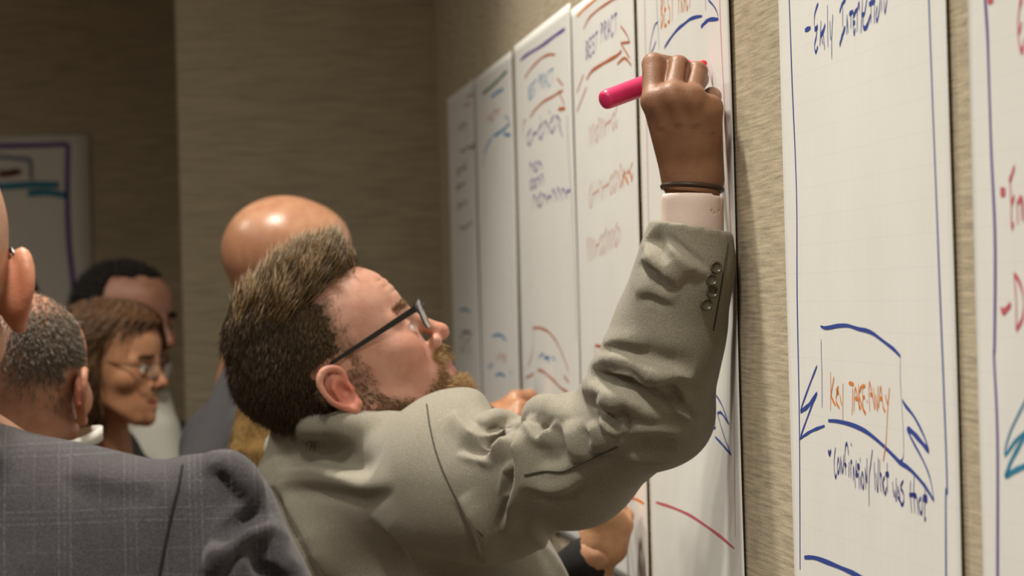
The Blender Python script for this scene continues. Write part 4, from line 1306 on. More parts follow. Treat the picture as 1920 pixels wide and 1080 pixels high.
# ---- jacket
J = Sculpt(0.0028)
nfl = (fc, .62)
J.chain([C(785, 1170, 3.76), C(805, 1300, 3.77), C(820, 1560, 3.78)], [.200, .206, .220], .06, flat=nfl)
J.cone(C(700, 1010, 3.74), C(760, 1100, 3.74), .125, .16, .05, flat=nfl)
J.cone(C(650, 938, 3.73), C(850, 890, 3.57), .078, .083, .045)            # right shoulder yoke
J.cone(C(650, 935, 3.76), C(660, 960, 3.93), .070, .080, .05)            # left shoulder
J.cone(C(600, 922, 3.735), C(620, 985, 3.735), .072, .090, .05)             # upper back
J.cone(C(878, 876, 3.545), C(930, 908, 3.52), .080, .083, .05)
J.chain([C(905, 900, 3.53), C(1075, 866, 3.41), C(1226, 766, 3.285)], [.082, .0655, .053], .03)
J.chain([C(1226, 766, 3.285), C(1244, 660, 3.255), C(1263, 590, 3.238), C(1286, 500, 3.213), C(1301, 380, 3.188)], [.053, .0525, .0475, .0425, .0392], .03)
J.ball(C(1252, 784, 3.285), .037, .03)                                   # point of the elbow
J.ball(C(1150, 690, 3.295), .017, .035)                                  # cloth pushed up in the crook
J.cone(C(950, 750, 3.30), C(960, 758, 3.80), .018, .018, .035, 's')       # dip between shoulder and arm
J.cone(C(1121, 690, 3.300), C(1172, 690, 3.282), .007, .018, .012)        # lip of cloth in the crook of the elbow
J.cone(C(1106, 716, 3.312), C(1152, 713, 3.290), .010, .006, .006, 's')
# collar standing round the neck
J.chain([C(560, 850, 3.86), C(528, 838, 3.80), C(543, 818, 3.72), C(590, 806, 3.655), C(655, 802, 3.625), C(720, 800, 3.62)], [.014, .016, .017, .017, .017, .016], .020)
# neck opening and cuff opening
J.cone(C(690, 680, 3.73), C(668, 778, 3.735), .078, .056, .010, 's')
cax = C(1301, 380, 3.188) - C(1286, 500, 3.213); cax /= np.linalg.norm(cax)
J.plane(C(1300, 425, 3.21), np.array([0.16, -1, 0.0]), .0)
J.cone(C(1300, 436, 3.214), C(1302, 370, 3.196), .0325, .0330, .001, 's')
J.run(clip=(np.array([-1e9, -1e9, -1e9]), np.array([1e9, C(0, 1640, 3.7)[1], 1e9])))
zr = (3.15, 3.95)


def folds(sk, rows):
    for mode, r, pts, *sink in rows:
        sk.fold(pts, r, *zr, k=0.009 if mode == 's' else .012, mode=mode, sink=sink[0] if sink else .45)


folds(J, [
    ('u', .012, [(1120, 684), (1160, 684), (1205, 698), (1248, 718), (1276, 744)]),
    ('u', .012, [(1098, 726), (1140, 724), (1190, 744), (1235, 768)]),
    ('s', .010, [(915, 820), (938, 806), (968, 797)], .2),
    ('u', .010, [(905, 802), (930, 791), (962, 792)]),
    ('s', .015, [(1110, 703), (1150, 705), (1195, 722), (1240, 744), (1264, 756)], .0),
    ('u', .012, [(992, 790), (1012, 770), (1040, 768), (1062, 783)]),
])
jV, jQ = J.smooth_mesh(3)


def pleats(V, Q, rows):
    """push cloth in and out along fold lines drawn over the visible side; each fold is steep on one side (+ = right of its direction) and fades on the other"""
    Nn = normals(V, Q)
    view = V / np.linalg.norm(V, axis=1)[:, None]
    face = sstep(0.35, -0.25, (Nn * view).sum(1))
    px = np.stack([960 + FPX * V[:, 0] / V[:, 2], 540 + FPX * V[:, 1] / V[:, 2]], 1)
    out = np.zeros(len(V))
    for amp, w, steep, pts in rows:
        P = spline(np.array(pts, float), 8 * len(pts))
        R = 5 * w + 6
        sel = np.where((px > P.min(0) - R).all(1) & (px < P.max(0) + R).all(1) & (face > 0))[0]
        if not len(sel): continue
        A, B = P[:-1], P[1:]; AB = B - A; L2 = (AB ** 2).sum(1)
        q = px[sel]
        t = np.clip(((q[:, None] - A[None]) * AB[None]).sum(2) / L2[None], 0, 1)
        D = q[:, None] - (A[None] + t[..., None] * AB[None])
        d2 = (D ** 2).sum(2); k = d2.argmin(1); r = np.arange(len(sel))
        d = np.sqrt(d2[r, k])
        cr_ = AB[k, 0] * D[r, k, 1] - AB[k, 1] * D[r, k, 0]
        sg = np.sign(cr_) * steep
        tt = (k + t[r, k]) / (len(P) - 1)
        ends = np.minimum(1, np.minimum(tt, 1 - tt) / 0.28) ** 0.7
        soft = np.exp(-(d / (w * 1.7)) ** 2); hard = np.exp(-(d / (w * 0.62)) ** 2) - 0.35 * np.exp(-((d - w * 1.1) / (w * .6)) ** 2)
        out[sel] += amp * 0.0014 * ends * np.where(sg > 0, hard, soft)
    return V + Nn * (out * face)[:, None]


jV = pleats(jV, jQ, [
    (7, 11, 1, [(1118, 688), (1156, 684), (1184, 692), (1222, 713), (1254, 738)]),
    (-6, 14, 1, [(1150, 668), (1200, 672), (1250, 684), (1300, 697)]),
    (5, 12, 1, [(1196, 700), (1250, 706), (1305, 708)]),
    (6, 8, -1, [(1248, 734), (1274, 765), (1303, 795)]),
    (4, 12, 1, [(1128, 655), (1160, 640), (1215, 648)]),
    (6, 11, -1, [(1243, 452), (1280, 482), (1322, 516)]),
    (8, 16, 1, [(1205, 478), (1238, 498), (1276, 534)]),
    (-7, 12, 1, [(1213, 446), (1232, 462), (1256, 495)]),
    (3, 14, 1, [(1190, 552), (1222, 545), (1268, 566)]),
    (4, 8, -1, [(1150, 772), (1168, 786), (1174, 814)]),
    (3, 8, 1, [(1126, 770), (1140, 796), (1160, 818)]),
    (-4, 8, 1, [(1140, 778), (1152, 791), (1166, 811)]),
    (5, 9, 1, [(1118, 748), (1138, 758), (1160, 776)]),
    (9, 12, 1, [(1000, 776), (988, 830), (979, 888), (962, 950), (944, 1000)]),
    (7, 8, -1, [(1000, 778), (1008, 812), (1022, 824), (1046, 788)]),
    (-6, 9, 1, [(1018, 796), (1022, 806), (1028, 800)]),
    (-9, 8, 1, [(912, 812), (936, 804), (960, 797)]),
    (7, 9, 1, [(905, 824), (936, 818), (962, 808)]),
    (7, 9, 1, [(962, 806), (950, 832), (922, 852), (896, 860)]),
    (-8, 9, 1, [(922, 838), (940, 826), (952, 816)]),
    (7, 10, 1, [(986, 815), (970, 858), (950, 888)]),
    (-7, 10, 1, [(972, 842), (960, 880), (948, 930)]),
    (5, 15, 1, [(984, 904), (1030, 917), (1062, 912), (1092, 892)]),
    (-4, 16, 1, [(1010, 862), (1042, 864), (1078, 845)]),
    (5, 16, 1, [(1062, 790), (1072, 830), (1066, 865)]),
    (5, 18, 1, [(1108, 790), (1120, 815), (1118, 850)]),
    (5, 16, 1, [(1180, 812), (1225, 806), (1290, 812)]),
    (-5, 18, 1, [(1170, 838), (1220, 848), (1268, 840)]),
    (-13, 22, 1, [(520, 868), (580, 858), (650, 870), (705, 888)]),
    (6, 20, 1, [(515, 905), (590, 900), (680, 912), (740, 905)]),
    (8, 14, 1, [(520, 905), (548, 960), (590, 1030), (620, 1090)]),
    (-7, 14, 1, [(500, 915), (530, 975), (565, 1050)]),
    (5, 18, 1, [(700, 960), (760, 1010), (800, 1080)]),
    (6, 14, -1, [(848, 770), (872, 800), (915, 830)]),
    (-5, 12, 1, [(858, 840), (900, 850), (930, 862)]),
    (6, 16, 1, [(862, 930), (898, 992), (915, 1060)]),
    (-5, 16, 1, [(1000, 980), (1050, 1030), (1080, 1080)]),
])
jacket = mesh_np('jacket', jV, jQ, m_jacket, main, world=False)


def surf_of(V):
    """depth of the nearest visible vertex of a mesh around a pixel"""
    px = np.stack([960 + FPX * V[:, 0] / V[:, 2], 540 + FPX * V[:, 1] / V[:, 2]], 1)

    def at(x, y):
        d = (px[:, 0] - x) ** 2 + (px[:, 1] - y) ** 2
        k = np.where(d < 110)[0]
        if not len(k): return None
        z = V[k, 2]; k = k[z < z.min() + .02]
        w = 1 / (d[k] + 4)
        return float((V[k, 2] * w).sum() / w.sum())
    return at


def seam_line(V, parent, pts, r=.0010, name='seam', mat=None, n=60, lift=0.0010):
    P = []; at = surf_of(V)
    for px, py in spline(np.array(pts, float), n):
        Z = at(px, py)
        if Z is not None: P.append(C(px, py, Z - lift))
    if len(P) > 3:
        P = np.array(P)
        for _ in range(3): P[1:-1] = (P[:-2] + 2 * P[1:-1] + P[2:]) / 4
        V, Fc = tube_arrays(P, r, 6)
        mesh_np(name, V, Fc, mat or m_jacket_seam, parent, world=False)


seam_line(jV, jacket, [(800, 758), (806, 800), (818, 850), (840, 905), (872, 965), (905, 1005)])
seam_line(jV, jacket, [(983, 891), (1020, 884), (1056, 884), (1090, 868), (1158, 838)])
seam_line(jV, jacket, [(1365, 455), (1352, 540), (1338, 620)], r=.0008)
for px, py in ((1342, 501), (1334, 524), (1335, 547), (1324, 571)):
    Z = surf_of(jV)(px, py)
    c = C(px, py, Z - .0008)
    n = np.array([0.30, 0.05, -1.0]); n /= np.linalg.norm(n)
    prof = [(0, .0000), (.0042, .0000), (.0046, .0010), (.0056, .0012), (.0062, .0004), (.0062, -.0022)]
    a = np.cross(n, [0, 1, 0]); a /= np.linalg.norm(a); b = np.cross(n, a)
    V, Fc, nn = [], [], 16
    for r, hgt in prof:
        for k in range(nn):
            w = 2 * math.pi * k / nn
            V.append(c + n * (hgt + .0016) + (a * math.cos(w) + b * math.sin(w)) * max(r, 1e-5))
    for i in range(len(prof) - 1):
        for k in range(nn): Fc.append((i * nn + k, i * nn + (k + 1) % nn, (i + 1) * nn + (k + 1) % nn, (i + 1) * nn + k))
    mesh_np('button', V, Fc, m_button, jacket, world=False)

# ---- shirt cuff, collar and bracelet
sh = Sculpt(0.0025)
sh.cone(C(1299, 470, 3.223), C(1298, 372, 3.214), .0318, .0316, 0)
sh.plane(C(1298, 367, 3.215), np.array([0.05, -1, 0.1]), .001)
sh.cone(C(1299, 385, 3.216), C(1298, 340, 3.214), .0285, .0290, .001, 's')
V, Q = sh.run().smooth_mesh(1)
mesh_np('shirt_cuff', V, Q, m_shirt, main, world=False)
sh = Sculpt(0.004)
sh.chain([C(625, 845, 3.745), C(618, 875, 3.745)], [.066, .070], 0)
sh.cone(C(640, 800, 3.74), C(622, 850, 3.745), .062, .060, .003, 's')
V, Q = sh.run().smooth_mesh(1)
mesh_np('shirt_collar', V, Q, m_shirt, main, world=False)
ring = []
for k in range(25):
    w = 2 * math.pi * k / 24
    ring.append(C(1298, 353, 3.220) + np.array([.0298 * math.cos(w), .0035 * math.sin(w + .5), .0265 * math.sin(w)]))
V, Fc = tube_arrays(np.array(ring), .0028, 8, caps=False)
mesh_np('bracelet', V, Fc, plain('dark_leather', (0.05, 0.028, 0.016), 0.45), main, world=False)
legs(main, C(790, 1590, 3.78), fc, m_trouser, m_shoe)

# ---- the pink marker in his hand
tip_w = on_plane(1324, 117, 0, -0.0085)
tipc = cam_of(tip_w)
endc = C(1131, 189, tipc[2] - .080)
ax = (endc - tipc) / np.linalg.norm(endc - tipc); Lm = np.linalg.norm(endc - tipc)
mk = empty('marker', to_world((tipc + endc) / 2))
tag(mk, 'pink marker held in the raised fist', 'marker')
V, Fc = tube_arrays([tipc + ax * t for t in (.022, .024, .060, .064, Lm - .006, Lm - .002, Lm)], [.0080, .0098, .0102, .0106, .0102, .0094, .0070], 24)
mesh_np('barrel', V, Fc, m_pink, mk, world=False)
V, Fc = tube_arrays([tipc + ax * t for t in (.010, .012, .023)], [.0042, .0052, .0078], 20)
mesh_np('nozzle', V, Fc, m_pink, mk, world=False)
V, Fc = tube_arrays([tipc + ax * t for t in (.0005, .003, .013)], [.0022, .0036, .0042], 16)
mesh_np('felt_tip', V, Fc, m_pinktip, mk, world=False)
# ================================================================== the people around him
UPV = -DOWN


def relaxed_hand(sc, w, d, n, t):
    """five slightly curled fingers; w wrist, d hand direction, n out of the back of the hand, t towards the thumb"""
    d, n, t = (np.asarray(v, float) / np.linalg.norm(v) for v in (d, n, t))
    for i in range(4):
        o = t * (.030 - .020 * i); L = (.078, .085, .080, .065)[i]
        a = w + o * .6; b = w + d * .085 + o - d * .006 * abs(i - 1)
        sc.cone(a, b, .014, .011, .012)
        c = b + d * L * .45 - n * .006; e = c + d * L * .26 - n * .014; f = e + d * L * .16 - n * .016
        sc.chain([b, c, e, f], [.0098, .0088, .0080, .0070], .003)
    a = w + t * .022 + d * .02
    sc.chain([a, a + t * .026 + d * .032 - n * .012, a + t * .034 + d * .066 - n * .020, a + t * .030 + d * .088 - n * .026], [.015, .012, .010, .008], .006)


def figure(label, fr, neck, facing, tone, m_top, hip_drop=.60, width=.19, head_kw=None, arms=('hang', 'hang'), h=.0035, top='jacket', shirt=None, skin=None,
           trousers=None, lips=(0.42, 0.15, 0.13), flush=.2, shoulder=.19, sleeve=.055, top_h=.008, shade=None, slope=.05, tone_fn=None):
    """a standing person: one skin mesh (head to hands), top, trousers, shoes; returns parts for hair"""
    person = empty('person', floor_below(neck))
    tag(person, label, 'person')
    Fc = np.asarray(facing, float); Fc = Fc - DOWN * (Fc @ DOWN); Fc /= np.linalg.norm(Fc); Sc = np.cross(Fc, UPV)
    sc = Sculpt(h)
    kw = dict(df=0.0); kw.update(head_kw or {})
    head(sc, fr, neck + DOWN * .03, **kw)
    V, Q = sc.run().smooth_mesh(1)
    Lc = fr.inv(V)
    T = skin_tone(Lc, tone, lips, flush, kw.get('df', 0))
    if tone_fn is not None: T = tone_fn(Lc, T)
    parts = [(V, Q, T)]
    hip = neck + DOWN * hip_drop
    b = Sculpt(.012)
    b.chain([neck, neck + DOWN * .16, hip], [.05, .13, .13], .05, flat=(Fc, .65))
    tp = Sculpt(top_h)
    tp.chain([neck + DOWN * .23, neck + DOWN * .38, hip + DOWN * .10], [width, width * .97, width * 1.04], .05, flat=(Fc, .66))
    tp.cone(neck + DOWN * .11 - Fc * .02, neck + DOWN * .24, .085, .125, .05)
    for s, arm in zip((1, -1), arms):
        shp = neck + DOWN * (.05 + slope) + Sc * s * (shoulder - .012)
        if arm == 'hang':
            P = [shp, shp + DOWN * .29 + Sc * s * .045 - Fc * .01, shp + DOWN * .53 + Sc * s * .04 + Fc * .05]
            hd = Sculpt(.0045)
            relaxed_hand(hd, P[-1], DOWN + Fc * .1, Sc * s, Fc)
            hd.cone(P[-1] - DOWN * .06, P[-1] + DOWN * .01, .025, .024, .012)
            v, q = hd.run().smooth_mesh(1); parts.append((v, q, np.array(tone)))
        else: P = [shp] + arm
        b.chain(P, [.045, .036, .026] if len(P) == 3 else np.linspace(.045, .026, len(P)), .02)
        e = P[-1] + (P[-2] - P[-1]) / np.linalg.norm(P[-2] - P[-1]) * .02
        R = np.linspace(sleeve * 1.3, sleeve * .72, len(P))
        tp.chain(P[:-1] + [e], R, .03)
        tp.cone(neck + DOWN * .03 + Sc * s * .04, shp, .045, sleeve * 1.22, .04)
    v, q = b.run().smooth_mesh(1); parts.append((v, q, np.array(tone)))
    # neck opening
    up = fr.p(0, 0, 0) - neck; up /= np.linalg.norm(up)
    tp.cone(neck + DOWN * .02, neck + up * .2, .066, .075, .01, 's')
    tp.run()
    v, q = tp.smooth_mesh(1)
    topo = mesh_np(top, v, q, m_top, person, world=False)
    if shirt is not None:
        cs = Sculpt(.005)
        cs.cone(neck + DOWN * .05, neck + up * .045, .080, .066, 0)
        cs.plane(neck + up * .035 + Fc * .0, up + Fc * -.35, .002)
        cs.cone(neck + up * .0, neck + up * .2, .060, .060, .002, 's')
        cs.cone(neck + Fc * .05 + DOWN * .02, neck + Fc * .10 + DOWN * .30, .040, .050, .02)
        v, q = cs.run().smooth_mesh(1)
        mesh_np('shirt', v, q, shirt, person, world=False)
    BV, BQ, BT = join(parts)
    mesh_np('body', BV, BQ, skin or m_skin, person, tone=BT, world=False)
    legs(person, hip, Fc, trousers or m_trouser, m_shoe)
    return person, V, Q, normals(V, Q), Lc, T, tp, Fc, Sc, topo


def crop_hair(person, V, Q, Nn, W, thick, col, n, c0, c1, length, dirs, seed, width=.0012, jitter=.25):
    v, q = hair_shell(V, Q, Nn, sstep(.4, 1, W), thick * np.ones(len(V)))
    if len(q): quads_mesh('hair', v, q, m_hair_base, person, np.tile(np.array(col), (len(v), 1)))
    if n:
        it = pick(W, n, seed); rg = np.random.RandomState(seed)
        root = V[it] + Nn[it] * (thick * .6) + rg.normal(0, .001, (n, 3))
        d = dirs(it) if callable(dirs) else dirs
        L = length * (0.6 + .8 * rg.rand(n))
        a, b, t = strands(root, d, L, width, tint(n, c0, c1, seed + 1), jitter=jitter, seed=seed + 2, seg=2)
        quads_mesh('hair_strands', a, b, m_hair, person, t)['kind'] = 'stuff'


# ---------------------------------------------------------------- man in the foreground, seen from behind
m_check = cloth_mat('charcoal_check_wool', (0.026, 0.0235, 0.028), (0.070, 0.065, 0.075), check=((0.34, 0.32, 0.36), 0.049, (0.0, 0.0, 0.0), (0.012, 0, 0.02)), scale=850, bump=0.5)
fgO = C(-172, 560, 2.42)
fg = Frame(fgO, (-0.22, 0.03, 0.97), UPV)
sc = Sculpt(.0028)
person_fg = empty('person', floor_below(C(-130, 1500, 2.46)))
tag(person_fg, 'bald man in charcoal checked jacket seen from behind at lower left', 'person')
head(sc, fg, C(-178, 860, 2.46), neck_r=(52, 60), ears=(1, -1), ear_out=2, ear_scale=.86, ear_detail='back')
V, Q = sc.run().smooth_mesh(1); L_ = fg.inv(V)
T = skin_tone(L_, np.array([0.60, 0.34, 0.22]), (0.42, 0.15, 0.13), .42)
fb = Sculpt(.012)
Ff = yaw_dir(2); Sf = np.cross(Ff, UPV)
fb.chain([C(-178, 850, 2.47), C(-120, 1080, 2.48), C(-120, 1900, 2.48)], [.05, .13, .13], .04, flat=(Ff, .65))
fb.chain([C(392, 985, 2.46), C(560, 1560, 2.44), C(600, 1900, 2.66)], [.045, .036, .026], .02)
fb.chain([C(-690, 985, 2.50), C(-740, 1640, 2.50), C(-720, 2240, 2.60)], [.045, .036, .026], .02)
v1, q1 = fb.run().smooth_mesh(1)
hd = Sculpt(.004)
relaxed_hand(hd, C(600, 1900, 2.66), Ff + TOWALL * .1, UPV, -TOWALL)
relaxed_hand(hd, C(-720, 2240, 2.60), DOWN, -TOWALL, Ff)
v2, q2 = hd.run().smooth_mesh(1)
BV, BQ, BT = join([(V, Q, T), (v1, q1, np.array([.55, .31, .2])), (v2, q2, np.array([.55, .31, .2]))])
mesh_np('body', BV, BQ, m_skin, person_fg, tone=BT, world=False)
glasses(person_fg, fg, ear=(-2, 78, 35), hinge=(100, 70, 28), arm_w=8, tip=(-12, 80, 22))
K = Sculpt(.0042)
K.cone(C(-178, 893, 2.47), C(300, 1012, 2.47), .050, .050, .03)
K.cone(C(-178, 918, 2.47), C(-620, 1015, 2.49), .050, .050, .03)
K.chain([C(-120, 1420, 2.47), C(-120, 1600, 2.48), C(-110, 2050, 2.48)], [.205, .205, .22], .07, flat=(Ff, .64))
K.cone(C(-320, 1120, 2.47), C(90, 1120, 2.47), .085, .085, .05)
K.cone(C(-330, 1250, 2.47), C(100, 1250, 2.47), .10, .10, .05)
K.cone(C(180, 1062, 2.47), C(330, 1046, 2.465), .062, .052, .05)
K.cone(C(-420, 1020, 2.47), C(-620, 1010, 2.465), .062, .052, .05)
K.ball(C(398, 972, 2.455), .0430, .016)
K.chain([C(390, 992, 2.46), C(432, 1120, 2.44), C(515, 1340, 2.43), C(570, 1560, 2.44), C(592, 1830, 2.62)], [.050, .0545, .056, .052, .045], .03)
K.cone(C(440, 1150, 2.43), C(500, 1210, 2.43), .052, .052, .02)
K.chain([C(-680, 985, 2.49), C(-730, 1640, 2.50), C(-715, 2150, 2.59)], [.062, .056, .045], .03)
K.cone(C(-178, 870, 2.47), C(-178, 600, 2.47), .066, .075, .01, 's')
K.chain([C(-6, 836, 2.48), C(-66, 822, 2.415), C(-178, 812, 2.388), C(-290, 822, 2.415), C(-350, 836, 2.48)], [.014, .016, .017, .016, .014], .012)
K.chain([C(0, 862, 2.48), C(-66, 852, 2.408), C(-178, 846, 2.386), C(-290, 852, 2.408), C(-356, 862, 2.48)], [.018, .020, .021, .020, .018], .015)
K.run(clip=(np.full(3, -1e9), np.array([1e9, C(0, 2150, 2.48)[1], 1e9])))
zr = (2.2, 2.7)
folds(K, [
    ('u', .012, [(520, 1000), (470, 1022), (435, 1052), (415, 1090)]),
    ('u', .012, [(398, 868), (440, 895), (472, 940)]),
    ('s', .012, [(490, 1040), (520, 1060), (548, 1080)], .6),
])
v, q = K.smooth_mesh(1)
v = pleats(v, q, [
    (9, 18, -1, [(518, 985), (462, 1008), (422, 1042), (398, 1090)]),
    (-8, 20, 1, [(492, 952), (442, 986), (406, 1032)]),
    (5, 16, 1, [(396, 866), (436, 892), (470, 942)]),
    (6, 16, 1, [(480, 1040), (515, 1060), (550, 1090)]),
    (3, 26, 1, [(120, 880), (210, 905), (300, 905)]),
])
jk = mesh_np('jacket', v, q, m_check, person_fg, world=False)
seam_line(v, jk, [(342, 872), (333, 920), (325, 950), (312, 1010), (299, 1077), (290, 1130)], r=.0012, mat=plain('dark_thread', (.010, .009, .010), .9))
sh = Sculpt(.004)
sh.cone(C(-178, 870, 2.47), C(-178, 792, 2.46), .074, .062, 0)
v, q = sh.run().smooth_mesh(1)
mesh_np('shirt_collar', v, q, m_white, person_fg, world=False)
legs(person_fg, C(-110, 2100, 2.48), Ff, m_trouser, m_shoe)

# ---------------------------------------------------------------- grey haired man behind him
m_navy = plain('navy_wool', (0.022, 0.024, 0.034), 0.9, noise=.3, nscale=300)
gfr = Frame(C(42, 748, 4.0), AWAY * .93 + TOWALL * .36, UPV - AWAY * .05)
pg, V, Q, Nn, L_, T, tp, Fc, Sc, _ = figure('grey haired man from behind between checked jacket and woman', gfr, C(38, 885, 4.0), AWAY * .93 + TOWALL * .36, np.array([.56, .30, .20]), m_navy, shirt=m_white, flush=.33, h=.003,
    head_kw=dict(ear_out=5, neck_r=(56, 62)))
f_, s_, u_ = L_.T; a_ = np.abs(s_)
Wg = sstep(30, 10, f_ - .15 * (u_ - 60)) * sstep(-32, -5, u_ + .25 * f_) * np.where((a_ > 70) & (f_ > -36) & (u_ < 42) & (u_ > -36), 0, 1)
Wg *= 1 - .75 * sstep(88, 118, u_) * sstep(-70, -35, f_)
rn = []
for k in range(33):
    w = 2 * math.pi * k / 32
    rn.append(C(88, 842, 4.0) + TOWALL * .068 * math.cos(w) + AWAY * .060 * math.sin(w) - DOWN * (.018 * math.cos(w) + .006 * math.sin(w)))
rn = np.array(rn)
V_, F_ = slab(rn, DOWN, .016, .004)
mesh_np('shirt_collar', V_, F_, m_white, pg, world=False)
Wg *= .08 + .92 * sstep(-10, 45, s_) * sstep(15, 50, u_)
crop_hair(pg, V, Q, Nn, Wg * .45, .002, (.20, .17, .14), 4200, (.11, .09, .07), (.36, .30, .25), .011, lambda it: Nn[it] * .35 - gfr.A[:, 2] * .7 - gfr.A[:, 0] * .2, 41, width=.0011)

# ---------------------------------------------------------------- woman with glasses
m_wtop = plain('dark_brown_knit', (0.035, 0.022, 0.016), 0.95, noise=.3, nscale=200)
wfr = Frame(C(203, 704, 5.55), TOWALL * .90 - AWAY * .42 + DOWN * .04, UPV + TOWALL * .02, .93)
pw, V, Q, Nn, L_, T, tp, Fc, Sc, _ = figure('woman with brown hair and thin glasses looking at the wall', wfr, C(205, 862, 5.60), TOWALL * .85 - AWAY * .45, np.array([.50, .255, .135]), m_wtop, width=.165, shoulder=.165, sleeve=.045, h=.0027, flush=.15,
    lips=(.33, .09, .07), head_kw=dict(fem=1.0, jaw=.86, nose=.9, neck_r=(42, 50), crown=-4, mouth_open=3, ears=(1, -1), ear_detail=False, ear_scale=.8))
f_, s_, u_ = L_.T; a_ = np.abs(s_)
Wh = np.maximum(sstep(30, 14, f_ + .4 * (a_ - 60) - .30 * (u_ - 20)) * sstep(-95, -50, u_ + .5 * f_) * (u_ > -90), sstep(90, 100, u_ + .05 * f_) * sstep(99, 88, f_ - .2 * (u_ - 92)))
hair_t = .010 + .006 * sstep(40, 110, u_)
vv, qq = hair_shell(V, Q, Nn, sstep(.3, 1, Wh), hair_t)
quads_mesh('hair', vv, qq, m_hair_base, pw, np.tile(np.array([.085, .040, .016]), (len(vv), 1)))
it = pick(Wh, 7000, 51); rg = np.random.RandomState(52)
root = V[it] + Nn[it] * (hair_t[it] * sstep(.3, 1, Wh[it]))[:, None] + rg.normal(0, .002, (len(it), 3))
down = -wfr.A[:, 2]
dd = Nn[it] * .10 + down * .8 - wfr.A[:, 0] * (.65 * sstep(20, 90, u_[it]))[:, None] + wfr.A[:, 1] * (np.sign(s_[it]) * .55 * sstep(60, 110, u_[it]))[:, None]
va, qa, ta = strands(root, dd, .030 + .040 * rg.rand(len(it)), .0016, tint(len(it), (.035, .017, .008), (.30, .145, .055), 53, -.12), jitter=.12, droop=.25, seed=54)
quads_mesh('hair_strands', va, qa, m_hair, pw, ta)['kind'] = 'stuff'
bob = Sculpt(.004)     # hair gathered behind the ear and down the neck
for s in (1, -1):
    bob.chain([wfr.p(-30, s * 62, 60), wfr.p(-34, s * 70, 0), wfr.p(-40, s * 60, -60), wfr.p(-42, s * 46, -105)], [.030, .034, .030, .012], .02)
bob.chain([wfr.p(30, -48, 122), wfr.p(66, -42, 98), wfr.p(76, -48, 66), wfr.p(66, -60, 30)], [.016, .017, .014, .008], .02)
bob.chain([wfr.p(-70, 0, 60), wfr.p(-78, 0, 0), wfr.p(-70, 0, -70), wfr.p(-64, 0, -105)], [.045, .046, .038, .015], .02)
v, q = bob.run().smooth_mesh(1)
quads_mesh('hair_back', v, q, m_hair_base, pw, np.tile(np.array([.045, .021, .010]), (len(v), 1)))
wbr = sstep(4, 2, np.abs(u_ - 38 + .003 * (a_ - 26) ** 2)) * (f_ > 60) * sstep(8, 14, a_) * sstep(48, 42, a_)
it = pick(wbr, 300, 55)
va, qa, ta = strands(V[it], Nn[it] * .3 + wfr.A[:, 1] * np.sign(s_[it])[:, None] * .8, .007, .0011, np.array([.05, .025, .012]), jitter=.15, seed=56, seg=2)
quads_mesh('eyebrows', va, qa, m_hair, pw, ta)['kind'] = 'stuff'
eyes(pw, wfr, 0, iris=(.03, .018, .010), gaze=(1, -.15, .1))
glasses(pw, wfr, hinge=(98, 66, 20), ear=(0, 72, 30), lens_top=112, lens_bot=107, utop=27, ubot=-6, s_in=10, s_out=54, rim=1.0, arm_w=3, round_=True, frame_mat=plain('bronze_wire', (.12, .085, .05), .4, metal=.8))

# ---------------------------------------------------------------- dark haired man behind the woman
m_dsuit = plain('dark_suit_wool', (0.020, 0.019, 0.021), 0.9, noise=.3, nscale=300)
m_lshirt = plain('pale_grey_cotton', (0.50, 0.49, 0.44), 0.85, noise=.05, nscale=200)
dfr = Frame(C(232, 628, 6.0), TOWALL * .74 - AWAY * .66 + DOWN * .04, UPV)
pd_, V, Q, Nn, L_, T, tp, Fc, Sc, dtop = figure('man with short dark hair and pale open collar behind the woman', dfr, C(262, 790, 6.02), TOWALL * .70 - AWAY * .72, np.array([.34, .17, .115]), m_dsuit, h=.0032, shirt=m_lshirt, flush=.15,
    head_kw=dict(jaw=1.0, neck_r=(54, 60)), lips=(.24, .09, .08))
f_, s_, u_ = L_.T; a_ = np.abs(s_)
Wd = np.maximum(sstep(16, 2, f_ - .12 * (u_ - 40)) * sstep(-30, -5, u_ + .3 * f_) * np.where((a_ > 70) & (f_ > -36) & (f_ < 14) & (u_ < 40) & (u_ > -36), 0, 1), sstep(104, 114, u_ - .0025 * (a_ - 20) ** 2 * (f_ > 40) + 3 * np.sin(a_ * .2)))
crop_hair(pd_, V, Q, Nn, Wd, .007, (.012, .009, .008), 4000, (.008, .006, .005), (.03, .024, .02), .012, lambda it: Nn[it] * .4 - dfr.A[:, 0] * .6, 61, width=.0014)
Wb = sstep(-30, -42, u_ - .25 * (f_ - 80)) * sstep(15, 40, f_) * (u_ > -108)
T2 = T
it = pick(Wb + 1e-9, 2500, 63)
va, qa, ta = strands(V[it], Nn[it] * .5 - dfr.A[:, 2] * .6, .004, .0009, np.array([.02, .014, .011]), jitter=.2, seed=64, seg=2)
quads_mesh('beard', va, qa, m_hair, pd_, ta)['kind'] = 'stuff'
wbr = sstep(6, 3, np.abs(u_ - 39 + .003 * (a_ - 26) ** 2)) * (f_ > 60) * sstep(8, 14, a_) * sstep(50, 44, a_)
it = pick(wbr, 600, 65)
va, qa, ta = strands(V[it], Nn[it] * .3 + dfr.A[:, 1] * np.sign(s_[it])[:, None] * .8, .008, .0014, np.array([.014, .010, .008]), jitter=.15, seed=66, seg=2)
quads_mesh('eyebrows', va, qa, m_hair, pd_, ta)['kind'] = 'stuff'
eyes(pd_, dfr, 0, iris=(.03, .018, .010))

